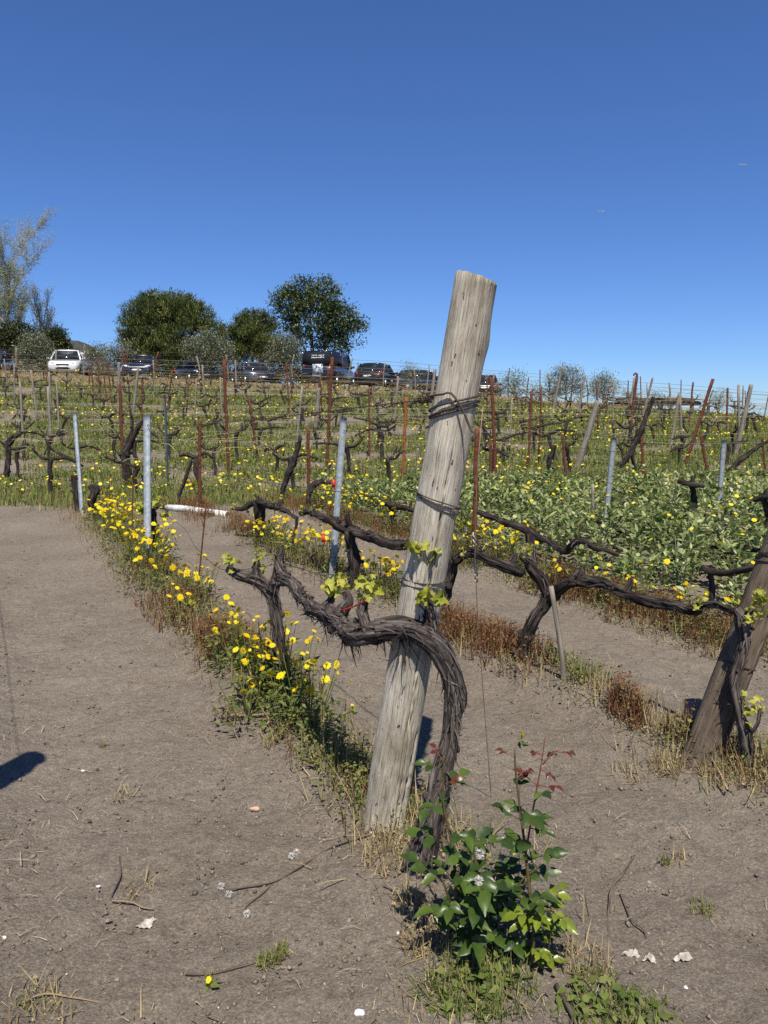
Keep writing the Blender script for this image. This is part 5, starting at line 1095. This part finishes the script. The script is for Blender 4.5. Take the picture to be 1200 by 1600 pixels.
# ------------------------------------------------------------------ fence along the crest
FY = 43.0; fence = thing('wire_fence', 'wire fence with slim posts along the crest before the car park', 'fence', (0, FY, float(Hbase(0, FY))))
fx = []
x = -23.
while x < 25: fx.append(x); x += random.uniform(1.5, 2.5)
for i, x in enumerate(fx):
    z = float(Hbase(x, FY)); mb = MB(); w = random.choice((.03, .04, .055)); h = random.uniform(1.35, 1.75); tube(mb, [(x, FY, z - .2, w), (x + random.gauss(0, .06), FY, z + h * .5, w * .9), (x + random.gauss(0, .12), FY, z + h, w * .85)], 7, .4, ridge=.1, seed=i)
    mb.part('fence_post', MT['wood_grey'] if random.random() < .7 else MT['rust'], fence, True)
for z in (.35, .6, .85, 1.1, 1.35, 1.55):
    mb = MB(); tube(mb, [(x, FY + .04, float(Hbase(x, FY)) + z + random.gauss(0, .025), .0065) for x in fx], 4, 3.); mb.part('strand', MT['wire'], fence)

# ------------------------------------------------------------------ cars
MT['glass'] = pmat('dark_window_glass', [(.012, .016, .02), (.02, .025, .03)], 2, 1, coord='obj', rough=.08, spec=.25)
MT['tyre'] = pmat('tyre_rubber', [(.015, .015, .015), (.03, .03, .03)], 20, 2, coord='obj', rough=.9)
MT['rim'] = pmat('alloy_rim', [(.35, .35, .36), (.5, .5, .5)], 5, 1, coord='obj', rough=.35, metal=.7)
MT['lamp'] = pmat('headlamp', [(.5, .52, .55), (.75, .77, .8)], 9, 2, coord='obj', rough=.12, spec=.7)
MT['tail'] = pmat('tail_lamp', [(.22, .01, .01), (.35, .02, .015)], 9, 1, coord='obj', rough=.15, spec=.6)
MT['trim'] = pmat('black_trim', [(.012, .012, .013), (.025, .025, .026)], 12, 2, coord='obj', rough=.5)
MT['plate'] = pmat('number_plate', [(.7, .7, .68), (.8, .8, .78)], 9, 1, coord='obj', rough=.5)
def paint(name, c): return pmat(name, [tuple(v * .85 for v in c), c], .7, 2, coord='obj', rough=.28, spec=.5, clear=.7)
PAINT = {'white': paint('white_car_paint', (.74, .74, .73)), 'navy': paint('navy_car_paint', (.012, .018, .045)), 'black': paint('black_car_paint', (.010, .011, .014)), 'grey': paint('grey_car_paint', (.06, .075, .10)), 'blue': paint('dark_blue_car_paint', (.016, .024, .05))}
def loft(mb, rings):
    n = len(rings[0]); V = [p for r in rings for p in r]; F = [[k * n + i, k * n + (i + 1) % n, k * n + n + (i + 1) % n, k * n + n + i] for k in range(len(rings) - 1) for i in range(n)]
    mb.add(V, [np.array(F), np.array([list(range(n))[::-1]]), np.array([[(len(rings) - 1) * n + i for i in range(n)]])])
def car(label, px, Y, rot, color, kind='hatch', rear=False, text=False, z_extra=0):
    """front of the car points along local -y"""
    x = (px - 600) / F_PX * Y * 1.0; Yc = Y; z = float(Hbase(x, 42.0)) if Y > 42 and x < 3 else float(Hbase(x, Y)); t = thing('parked_car' if kind != 'van' else 'parked_van', label, 'car' if kind != 'van' else 'van', (0, 0, 0), 'vehicles parked along the crest')
    van = kind == 'van'; W = .98 if van else .88; Ln = 2.45 if van else 2.08; roof = 2.02 if van else (1.52 if kind == 'hatch' else 1.44); belt = 1.16 if van else .93; hood = 1.05 if van else .86
    pm = PAINT[color]; mb = MB()
    st = [(-Ln, .72, .30, .58), (-Ln + .06, .86, .22, .70), (-Ln + .35, .97, .20, hood - .08), (-Ln + .9, 1., .2, hood), (-Ln + 1.25, 1., .2, belt - .01), (0, 1., .2, belt), (Ln - .7, 1., .2, belt + .02), (Ln - .12, .96, .22, belt), (Ln, .88, .34, belt - .08)]
    rings = []
    for (y, wf, zb, zt) in st:
        w = W * wf; zm = zb + (zt - zb) * .55
        half = [(w * .80, zb), (w * .97, zb + .07), (w, zm), (w * .97, zt - .10), (w * .90, zt - .02), (w * .6, zt)]
        rings.append([(a, y, b) for a, b in half] + [(-a, y, b) for a, b in reversed(half)])
    loft(mb, rings); mb.part('body', pm, t, True)
    y0, y1, y2, y3 = ((-Ln + .95, -Ln + 1.45, Ln - .18, Ln - .06) if van else (-Ln + 1.15, -.35, Ln - .75, Ln - .18) if kind == 'hatch' else (-Ln + 1.2, -.3, Ln - 1.15, Ln - .55))
    wb, wt = W * .93, W * (.86 if van else .70); zb = belt - .03; zt = roof - .07
    B = [Vector((-wb, y0, zb)), Vector((wb, y0, zb)), Vector((wb, y3, zb)), Vector((-wb, y3, zb))]; T = [Vector((-wt, y1, zt)), Vector((wt, y1, zt)), Vector((wt, y2, zt)), Vector((-wt, y2, zt))]
    mb = MB(); rr = []
    for (k, zz) in ((1.0, zt - .02), (1.0, zt + .02), (.93, roof - .015), (.75, roof)):
        cy = (y1 + y2) / 2; hy = (y2 - y1) / 2 * (k if k < 1 else 1) ** .6; hw = wt * (k if k < 1 else 1.02)
        ring = []
        for i in range(20):
            a = i / 20 * 2 * PI; c_, s_ = math.cos(a), math.sin(a); ring.append((hw * math.copysign(abs(c_) ** .4, c_), cy + hy * math.copysign(abs(s_) ** .4, s_), zz))
        rr.append(ring)
    loft(mb, rr); mb.part('roof', pm, t, True)
    for nm, (i, j) in (('windscreen', (0, 1)), ('side_window', (1, 2)), ('rear_window', (2, 3)), ('side_window', (3, 0))):
        a, b, c, d = B[i], B[j], T[j], T[i]; cen = (a + b + c + d) / 4; nrm = (b - a).cross(d - a).normalized(); ga_ = [p + (cen - p) * .07 for p in (a, b, c, d)]; bk = [p - nrm * .04 for p in ga_]
        mb = MB(); mb.add([p[:] for p in ga_ + bk], [np.array([[0, 1, 2, 3], [7, 6, 5, 4], [0, 4, 5, 1], [1, 5, 6, 2], [2, 6, 7, 3], [3, 7, 4, 0]])]); mb.part(nm, MT['glass'] if not (van and nm == 'side_window') else pm, t)
    for i in range(4): mb = MB(); tube(mb, [(*(B[i] + Vector((0, 0, -.02))), .055), (*B[i].lerp(T[i], .5), .05), (*T[i], .055)], 8, .3); mb.part('pillar', pm, t, True)
    for s in (-1, 1):
        mb = MB(); ym = (y0 + y3) / 2 + .05; a = Vector((s * wb, ym, zb)); b = Vector((s * wt, ym + .03, zt)); tube(mb, [(*a, .04), (*b, .04)], 6, .5); mb.part('pillar', pm, t, True)
    tyre, rim = MB(), MB(); R_ = .33
    prof = [(-.10, .20), (-.11, R_ - .04), (-.08, R_), (.08, R_), (.11, R_ - .04), (.10, .20)]
    loft(tyre, [[(u, r * math.cos(k * PI / 12), r * math.sin(k * PI / 12)) for k in range(24)] for u, r in prof]); me_t = tyre.mesh('tyre', MT['tyre'], True)
    loft(rim, [[(u, r * math.cos(k * PI / 12), r * math.sin(k * PI / 12)) for k in range(24)] for u, r in ((-.105, .21), (-.085, .17), (-.095, .05), (.095, .05), (.085, .17), (.105, .21))]); me_r = rim.mesh('rim', MT['rim'], True)
    for s in (-1, 1):
        for y in (-Ln + .78, Ln - .75): o = obj('tyre', me_t, t); o.location = (s * (W - .07), y, R_); o2 = obj('rim', me_r, o)
    for s in (-1, 1):      # lamps shaped as swept blisters
        for (nm, y, zc, hx, hy, hz, m) in (('headlight', -Ln + .10, .66 if not van else .8, .19, .16, .085, 'lamp'), ('tail_light', Ln - .03, .86 if not van else 1.0, .075 if van else .13, .06, .24 if van else .15, 'tail')):
            bm = bmesh.new(); bmesh.ops.create_uvsphere(bm, u_segments=12, v_segments=8, radius=1); xx = s * (W * .66 if nm == 'headlight' else W * .80)
            V = [(xx + v.co.x * hx, y + v.co.y * hy + abs(v.co.x * s - 1) * 0 + (v.co.x * s + 1) * .07 * (1 if nm == 'headlight' else -.6), zc + v.co.z * hz + (v.co.x * s) * .02) for v in bm.verts]; F3 = [[v.index for v in f.verts] for f in bm.faces]; bm.free()
            mb = MB(); mb.add(V, [np.array([f for f in F3 if len(f) == 3]), np.array([f for f in F3 if len(f) == 4])]); mb.part(nm, MT[m], t, True)
        mb = MB(); tube(mb, [(s * (W - .03), y0 + .18, belt + .02, .03), (s * (W + .10), y0 + .16, belt + .06, .075), (s * (W + .17), y0 + .17, belt + .06, .05)], 8, .05); mb.part('mirror', pm, t, True)
    for (nm, y, zc, hw, hz, m) in (('grille', -Ln - .005, .56, .34, .055, 'trim'), ('air_intake', -Ln + .005, .36, .42, .06, 'trim'), ('number_plate', -Ln - .03, .46, .26, .055, 'plate'), ('number_plate', Ln + .015, .72 if not van else .62, .26, .055, 'plate'), ('rear_bumper_trim', Ln + .005, .42, .55, .05, 'trim')):
        rg = []
        for (k, dy) in ((1., .06), (1., 0.), (.85, -.012)):
            rg.append([(hw * k * math.copysign(abs(math.cos(a)) ** .45, math.cos(a)), y + dy * (1 if y < 0 else -1), zc + hz * k * math.copysign(abs(math.sin(a)) ** .6, math.sin(a))) for a in [i / 18 * 2 * PI for i in range(18)]])
        mb = MB(); loft(mb, rg); mb.part(nm, MT[m], t)
    if text:      # two rows of illegible white lettering on the rear window and a pale panel below
        for row, zz in ((0, 1.72), (1, 1.60)):
            for k in range(9):
                if row == 0 and k == 4: continue
                f = (zz - zb) / (zt - zb); yy = y3 + (y2 - y3) * f + .018; mb = MB(); hgt = random.choice((.05, .065, .05)); box(mb, (.30 - k * .085 + random.uniform(-.008, .008), yy, zz), .058, .006, hgt); box(mb, (.30 - k * .085 + .012, yy + .003, zz + random.choice((-.02, .02))), .03, .008, .03); mb.part('lettering', MT['plate'], t)
        mb = MB()
        box(mb, (-.08, Ln + .02, .92), .62, .02, .62); mb.part('pale_panel', pmat('pale_printed_panel', [(.06, .09, .14), (.30, .35, .42), (.7, .72, .74)], 9, 3, coord='obj', rough=.4, lo=.4, hi=.6), t)
    t.rotation_euler = (0, 0, math.radians(rot)); t.location = (x, Yc, z + z_extra); return t
car('dark blue car cut by the left edge', -2, 45.5, 12, 'blue', 'sedan')
car('white hatchback facing the vineyard between the shrubs', 116, 44.5, 14, 'white', 'hatch')
car('navy saloon facing the vineyard before the big pine', 228, 45.0, 10, 'navy', 'sedan')
car('dark saloon half hidden behind the olive tree', 312, 46.0, 32, 'black', 'sedan', z_extra=-.1)
car('grey saloon between the two olive trees', 398, 46.0, 28, 'grey', 'sedan', z_extra=-.1)
car('tall dark van seen from behind with white lettering', 517, 45.0, 166, 'black', 'van', True, True)
car('black hatchback seen from behind right of the van', 590, 45.5, 164, 'black', 'hatch', True)
car('dark low car seen from the side, left of the timber post', 655, 46.5, 118, 'blue', 'sedan', z_extra=-.05)
car('dark car peeping out right of the timber post', 755, 46.5, 172, 'black', 'hatch', True)

# ------------------------------------------------------------------ trees
def crown_points(lobes, n, shell=.55):
    """points through the outer part of a set of ellipsoid lobes (centre xyz, radii xyz)"""
    vol = np.array([l[3] * l[4] * l[5] for l in lobes]) ** .7; idx = RNG.choice(len(lobes), n, p=vol / vol.sum()); Lb = np.array(lobes)[idx]
    d = RNG.normal(0, 1, (n, 3)); d /= np.linalg.norm(d, axis=1)[:, None]; r = (shell + (1 - shell) * U(n)) ** .8; return Lb[:, :3] + d * Lb[:, 3:] * r[:, None], d
def tree(name, label, x, Y, zbase, lobes, trunk, leafmat, n, leaf, barkmat='treebark', clump=26, group=None, spread=.30, aspect=.5, upward=0.):
    t = thing(name, label, 'tree', (x, Y, zbase), group); mb = MB(); org = np.array([x, Y, zbase])
    for tr in trunk: tube(mb, [(q[0] + x, q[1] + Y, q[2] + zbase, q[3]) for q in tr], 9, .15, ridge=.12, lump=.05, seed=int(abs(x) * 10))
    mb.part('trunk', MT[barkmat], t, True)
    nc = max(1, n // clump); c, d = crown_points(lobes, nc); i = RNG.integers(0, nc, n); p = c[i] + RNG.normal(0, spread, (n, 3)) * [1, 1, .8] + org
    bright = np.clip(.45 + .27 * RNG.normal(0, 1, nc), 0, 1)[i]; v = np.clip(bright + RNG.normal(0, .2, n), 0, 1)
    if upward: yaw = np.arctan2(d[i, 1], d[i, 0]) - PI / 2 + RNG.normal(0, .7, n); tilt = RNG.normal(.3, .45, n) + upward
    else: yaw = U(n, 0, 6.28); tilt = RNG.normal(.2, .8, n)
    mb = MB(); scatter(mb, LEAF_V, LEAF_F, p, rotmats(yaw, tilt, RNG.normal(0, .6, n)), np.stack([U(n, .7, 1.3) * leaf * aspect * 1.6, U(n, .7, 1.3) * leaf, U(n, .7, 1.3) * leaf], -1), v); mb.part('crown', MT[leafmat], t)
    return t
def at(px, py, Y): return P(px, py, Y)
def lobes_px(cx, Y, zb, items):
    """lobes given as picture centre and radii at the tree's own distance"""
    out = []; x0 = at(cx, 600, Y).x
    for (px, py, rx, rz, dy) in items:
        p = at(px, py, Y); out.append((p.x - x0, dy, p.z - zb, rx * Y / F_PX, rx * Y / F_PX * .95, rz * Y / F_PX))
    return out
zb = 3.0
rp = random.Random(3)
its = [(265, 520, 60, 48, 0), (215, 528, 34, 26, .5), (300, 515, 40, 34, -.6), (262, 487, 46, 28, .2), (232, 500, 36, 28, -.8), (332, 535, 22, 30, .6), (240, 470, 26, 14, .3), (285, 476, 26, 16, .4), (200, 515, 20, 16, 0), (318, 500, 22, 22, .3), (250, 545, 60, 22, 0), (345, 530, 16, 24, 0), (225, 560, 40, 20, 0), (290, 560, 50, 22, 0), (340, 555, 24, 24, 0)]
its += [(265 + 62 * math.cos(a_) * f_, 512 + 42 * math.sin(a_) * f_, rp.uniform(10, 16), rp.uniform(8, 12), rp.uniform(-2.2, .5)) for a_, f_ in [(rp.uniform(0, 6.28), rp.uniform(.3, 1)) for _ in range(34)]]
tree('pine_tree', 'largest dark green pine with a broad rounded crown', at(268, 600, 58).x, 58, zb, lobes_px(268, 58, zb, its), [[(0, 0, -.3, .3), (.1, 0, 1.5, .26), (0, 0, 3.5, .18)], [(0, 0, 1, .2), (-1.6, 0, 2.6, .1)], [(.1, 0, 1, .2), (1.7, 0, 2.8, .1)]], 'pine', 56000, .27, clump=44, spread=.18, aspect=.22, upward=.9)
its = [(392, 520, 32, 32, 0), (375, 540, 26, 24, 0), (412, 535, 26, 30, 0), (395, 502, 22, 16, 0), (425, 550, 18, 20, 0), (372, 515, 14, 14, 0), (395, 560, 34, 24, 0)] + [(395 + rp.uniform(-34, 34), 525 + rp.uniform(-30, 30), rp.uniform(8, 13), rp.uniform(7, 10), rp.uniform(-1.5, 1)) for _ in range(14)]
tree('pine_tree', 'smaller pine between the big pine and the broadleaf tree', at(395, 600, 60).x, 60, zb, lobes_px(395, 60, zb, its), [[(0, 0, -.3, .22), (0, 0, 1.5, .18), (0, 0, 3, .1)]], 'pine', 22000, .27, clump=40, spread=.20, aspect=.22, upward=.9)
its = [(490, 500, 46, 42, 0), (455, 480, 30, 30, 0), (525, 505, 34, 32, 0), (500, 462, 32, 26, 0), (475, 452, 24, 18, 0), (545, 525, 22, 20, 0), (535, 490, 24, 18, 0), (440, 465, 18, 14, 0), (515, 450, 14, 12, 0), (560, 510, 12, 10, 0), (520, 540, 26, 16, 0), (455, 520, 22, 26, 0)]
tree('broadleaf_tree', 'tall loose broadleaf tree standing over the dark van', at(490, 600, 52).x, 52, zb - .4, lobes_px(490, 52, zb - .4, its), [[(0, 0, -.3, .2), (.05, 0, 1.5, .17), (-.1, 0, 3.5, .1), (-.2, 0, 5.5, .04)], [(0, 0, 1.3, .12), (.9, 0, 3, .07), (1.6, 0, 4.2, .03)], [(0, 0, 1.6, .1), (-.8, 0, 3.4, .06), (-1.3, 0, 5, .03)]], 'oak', 15000, .22, clump=24, spread=.24, aspect=.55)
def olive(label, px, Y, its, n, leaf=.10, grp='olive trees along the crest', zoff=0.):
    p = at(px, 600, Y); z_ = float(Hbase(p.x, min(Y, 42.0) if p.x < 3 else Y)) + zoff; lo = lobes_px(px, Y, z_, its); top = max(l[2] for l in lo)
    tr = [[(0, 0, -.3, .07), (.03, 0, top * .4, .05), (0, 0, top * .8, .025)]] + [[(0, 0, top * .25, .04), (l[0] * .5, 0, (l[2] + top * .3) * .5, .025), (l[0], 0, l[2], .012)] for l in lo[:5]]
    return tree('olive_tree', label, p.x, Y, z_, lo, tr, 'olive', int(n * 2.2), leaf * 1.3, 'palebark', 12, grp, .20, .34)
olive('grey-green olive tree right of the navy saloon', 325, 44.4, [(318, 540, 24, 18, 0), (345, 548, 20, 18, 0), (300, 545, 14, 14, 0), (328, 560, 28, 16, 0), (355, 560, 12, 12, 0), (325, 528, 12, 10, 0)], 4600)
olive('olive tree just left of the dark van', 444, 44.0, [(444, 550, 24, 22, 0), (455, 565, 20, 18, 0), (432, 562, 18, 18, 0), (442, 536, 16, 12, 0), (462, 548, 12, 12, 0)], 4600)
olive('dense olive bush between the dark blue and white cars', 55, 43.8, [(55, 545, 22, 18, 0), (42, 556, 16, 16, 0), (70, 556, 16, 16, 0), (55, 568, 26, 14, 0), (48, 530, 12, 10, 0), (66, 538, 10, 10, 0)], 4600)
olive('small olive bush left of the navy saloon', 186, 44.2, [(188, 548, 14, 14, 0), (196, 560, 12, 14, 0), (176, 562, 10, 12, 0), (165, 552, 6, 10, 0)], 1500)
olive('tiny sparse olive sapling left of the timber post', 642, 43.8, [(640, 574, 9, 10, 0), (648, 586, 10, 8, 0), (634, 584, 7, 8, 0)], 420, .09)
olive('small sparse olive first right of the timber post', 803, 42.5, [(795, 600, 9, 18, 0), (810, 592, 9, 14, 0), (803, 612, 16, 12, 0)], 800, .10)
olive('fullest olive tree on the right crest', 885, 42.5, [(870, 598, 16, 18, 0), (892, 592, 18, 18, 0), (905, 605, 12, 14, 0), (880, 580, 10, 10, 0), (862, 615, 12, 10, 0)], 2200, .10)
olive('olive tree right of the fullest one on the right crest', 944, 42.5, [(938, 600, 12, 14, 0), (952, 605, 12, 14, 0), (945, 590, 9, 9, 0), (930, 612, 9, 10, 0)], 1200, .10)
olive('low wispy olive between the first and the fullest on the right crest', 838, 42.8, [(832, 612, 9, 10, 0), (846, 616, 10, 8, 0)], 350, .09)
olive('low wispy olive right after the pair on the crest', 985, 42.8, [(978, 618, 9, 8, 0), (992, 622, 8, 7, 0)], 260, .09)
olive('thin upright olive close right of the timber post', 780, 42.9, [(778, 612, 6, 10, 0), (783, 602, 5, 7, 0)], 220, .09)
olive('faint sparse olive near the right edge of the crest', 1125, 42.5, [(1125, 618, 12, 12, 0), (1132, 630, 12, 10, 0), (1118, 632, 9, 10, 0)], 420, .09)
olive('pale olive growing beside the pergola', 1026, 48., [(1024, 622, 10, 9, 0), (1034, 630, 9, 8, 0)], 420, .10)
# shrubs behind the left cars
for (px, its, lab) in ((22, [(22, 520, 30, 18, 0), (0, 530, 26, 22, 0), (45, 528, 22, 18, 0), (20, 545, 40, 20, 0)], 'broad dark green shrub behind the left-hand olive'), (88, [(88, 528, 14, 14, 0), (92, 545, 16, 16, 0), (80, 540, 14, 14, 0)], 'dark shrub standing behind the white hatchback')):
    p = at(px, 600, 52); tree('shrub', lab, p.x, 52, 3.2, lobes_px(px, 52, 3.2, its), [[(0, 0, -.3, .1), (0, 0, .8, .08), (.1, 0, 1.6, .04)]], 'shrub', 9000, .18, clump=20, spread=.18)
for (px, lab) in ((262, 'scrub between the navy saloon and the next car'), (352, 'scrub between the two dark saloons'), (432, 'scrub behind the olive left of the van'), (470, 'scrub under the broadleaf tree'), (300, 'scrub below the big pine'), (155, 'low scrub right of the white hatchback')):
    p = at(px, 600, 50); its = [(px + dx, 584 + dy, 15, 11, 0) for dx, dy in ((-12, 2), (0, -5), (13, 1), (5, 6), (-6, 8))]; tree('scrub_bush', 'dry ' + lab, p.x, 50, 3.0, lobes_px(px, 50, 3.0, its), [[(0, 0, -.3, .05), (0, 0, .4, .04), (.1, 0, .8, .02)]], 'olive' if px % 2 else 'shrub', 2600, .15, clump=12, spread=.16)
olive('brownish scrub behind the rusty stakes', 150, 52, [(155, 548, 14, 10, 0), (140, 555, 12, 8, 0)], 700, .12, None)
# bare poplar with slender branches and few leaves
def poplar(label, px, Y, height, seed, lean=0.):
    rnd = random.Random(seed); p0 = at(px, 600, Y); zb_ = 3.0; t = thing('poplar_tree', label, 'tree', (p0.x, Y, zb_), 'poplars at the left edge'); mb, tips = MB(), []
    def grow_(pos, d, L, r, lv):
        pts = [(*pos, r)]; c = pos.copy(); n = 4
        for i in range(n):
            d = (d + Vector((rnd.gauss(0, .10), rnd.gauss(0, .10), .10 if lv else .05))).normalized(); c = c + d * L / n; pts.append((*c, max(.006, r * (1 - .75 * (i + 1) / n))))
            if lv < 3:
                for k in range(rnd.choice((2, 3)) if lv else rnd.choice((3, 3, 4))):
                    if i == 0 and lv == 0 and rnd.random() < .4: continue
                    a = rnd.uniform(0, 6.28); dd = (d * 1.0 + Vector((math.cos(a), math.sin(a), .15)) * rnd.uniform(.35, .7)).normalized(); grow_(c.copy(), dd, L * rnd.uniform(.34, .5), max(.008, r * .42 * (1 - .12 * i)), lv + 1)
        tube(mb, pts, 7 if lv == 0 else (5 if lv == 1 else 3), L / 5)
        if lv >= 2: tips.extend([Vector(q[:3]) for q in pts[1:]])
    grow_(Vector((p0.x, Y, zb_)), Vector((lean, 0, 1)), height, .15, 0)
    mb.part('trunk', MT['palebark'], t, True); T_ = np.array([q[:] for q in tips]); n = int((3600 if height > 8 else 900) * height); p = T_[RNG.integers(0, len(T_), n)] + RNG.normal(0, .16, (n, 3))
    mb = MB(); scatter(mb, LEAF_V, LEAF_F, p, rotmats(U(n, 0, 6.28), RNG.normal(.3, .8, n), U(n, 0, 6)), U(n, .07, .13)); mb.part('crown', MT['poplar'], t)
poplar('tall nearly bare poplar with pale upright branches at the left', 12, 56, 8.8, 4, .0); poplar('nearly bare poplar cut by the left edge', -34, 58, 9.5, 9, .03); poplar('low bare tree leaning right behind the white hatchback', 58, 60, 5.0, 15, .12)

# ------------------------------------------------------------------ pergola beyond the crest
pg = at(1030, 650, 54); zg = float(Hbase(pg.x, 54)); per = thing('pergola', 'low brown wooden pergola beyond the right crest', 'pergola', (pg.x, 54, zg)); zr = at(1030, 632, 54).z
for sx in (-2.5, 0, 2.4):
    for sy in (0, 2.6):
        mb = MB(); tube(mb, [(pg.x + sx, 54 + sy, zg - .5, .09), (pg.x + sx, 54 + sy, zr, .08)], 8, 1.); mb.part('post', MT['wood_dark'], per, True)
for sy in (-.2, 2.8): mb = MB(); box(mb, (pg.x, 54 + sy, zr + .05), 5.8, .12, .26); mb.part('beam', MT['wood_dark'], per)
for i in range(12): mb = MB(); box(mb, (pg.x - 2.7 + i * .49, 55.3, zr + .25), .12, 3.6, .12, Matrix.Rotation(.05, 3, 'X')); mb.part('rafter', MT['wood_dark'], per)
for i in range(10): mb = MB(); box(mb, (pg.x, 53.6 + i * .38, zr + .335 + .02 * i), 6.0, .30, .02); mb.part('roof_slat', MT['wood_dark'], per)
mb = MB(); ws = at(1002, 639, 52)
for k in range(1): tube(mb, [(ws.x - .3, 52, ws.z - 1.0, .30), (ws.x - .3, 52, ws.z - .2, .30), (ws.x - .28, 52, ws.z + .1, .22), (ws.x - .28, 52, ws.z + .22, .05)], 12, .15, lump=.05)
tag(mb.part('white_tank', MT['white'], None, True), 'white rounded tank left of the pergola', 'tank')
# two birds far up
for (px, py, lab) in ((940, 331, 'small white bird high in the sky right of the post'), (1160, 258, 'small white bird highest in the sky near the right edge')):
    c = at(px, py, 90); t = thing('bird', lab, 'bird', c); mb = MB(); tube(mb, [(c.x, c.y - .22, c.z, .01), (c.x, c.y - .12, c.z, .05), (c.x, c.y + .05, c.z, .055), (c.x, c.y + .28, c.z, .015)], 8, .04); mb.part('body', MT['white'], t, True)
    for s in (-1, 1):
        mb = MB(); V = [(c.x, c.y - .08, c.z + .02), (c.x + s * .25, c.y - .13, c.z + .09), (c.x + s * .55, c.y + .02, c.z + .03), (c.x + s * .24, c.y + .05, c.z + .08), (c.x, c.y + .1, c.z + .02)]
        mb.add(V + [(v[0], v[1], v[2] - .015) for v in V], [np.array([[0, 1, 3, 4], [9, 8, 6, 5], [0, 5, 6, 1], [4, 3, 8, 9]]), np.array([[1, 2, 3], [8, 7, 6], [1, 6, 7], [1, 7, 2], [2, 7, 8], [2, 8, 3]])]); mb.part('wing', MT['white'], t)
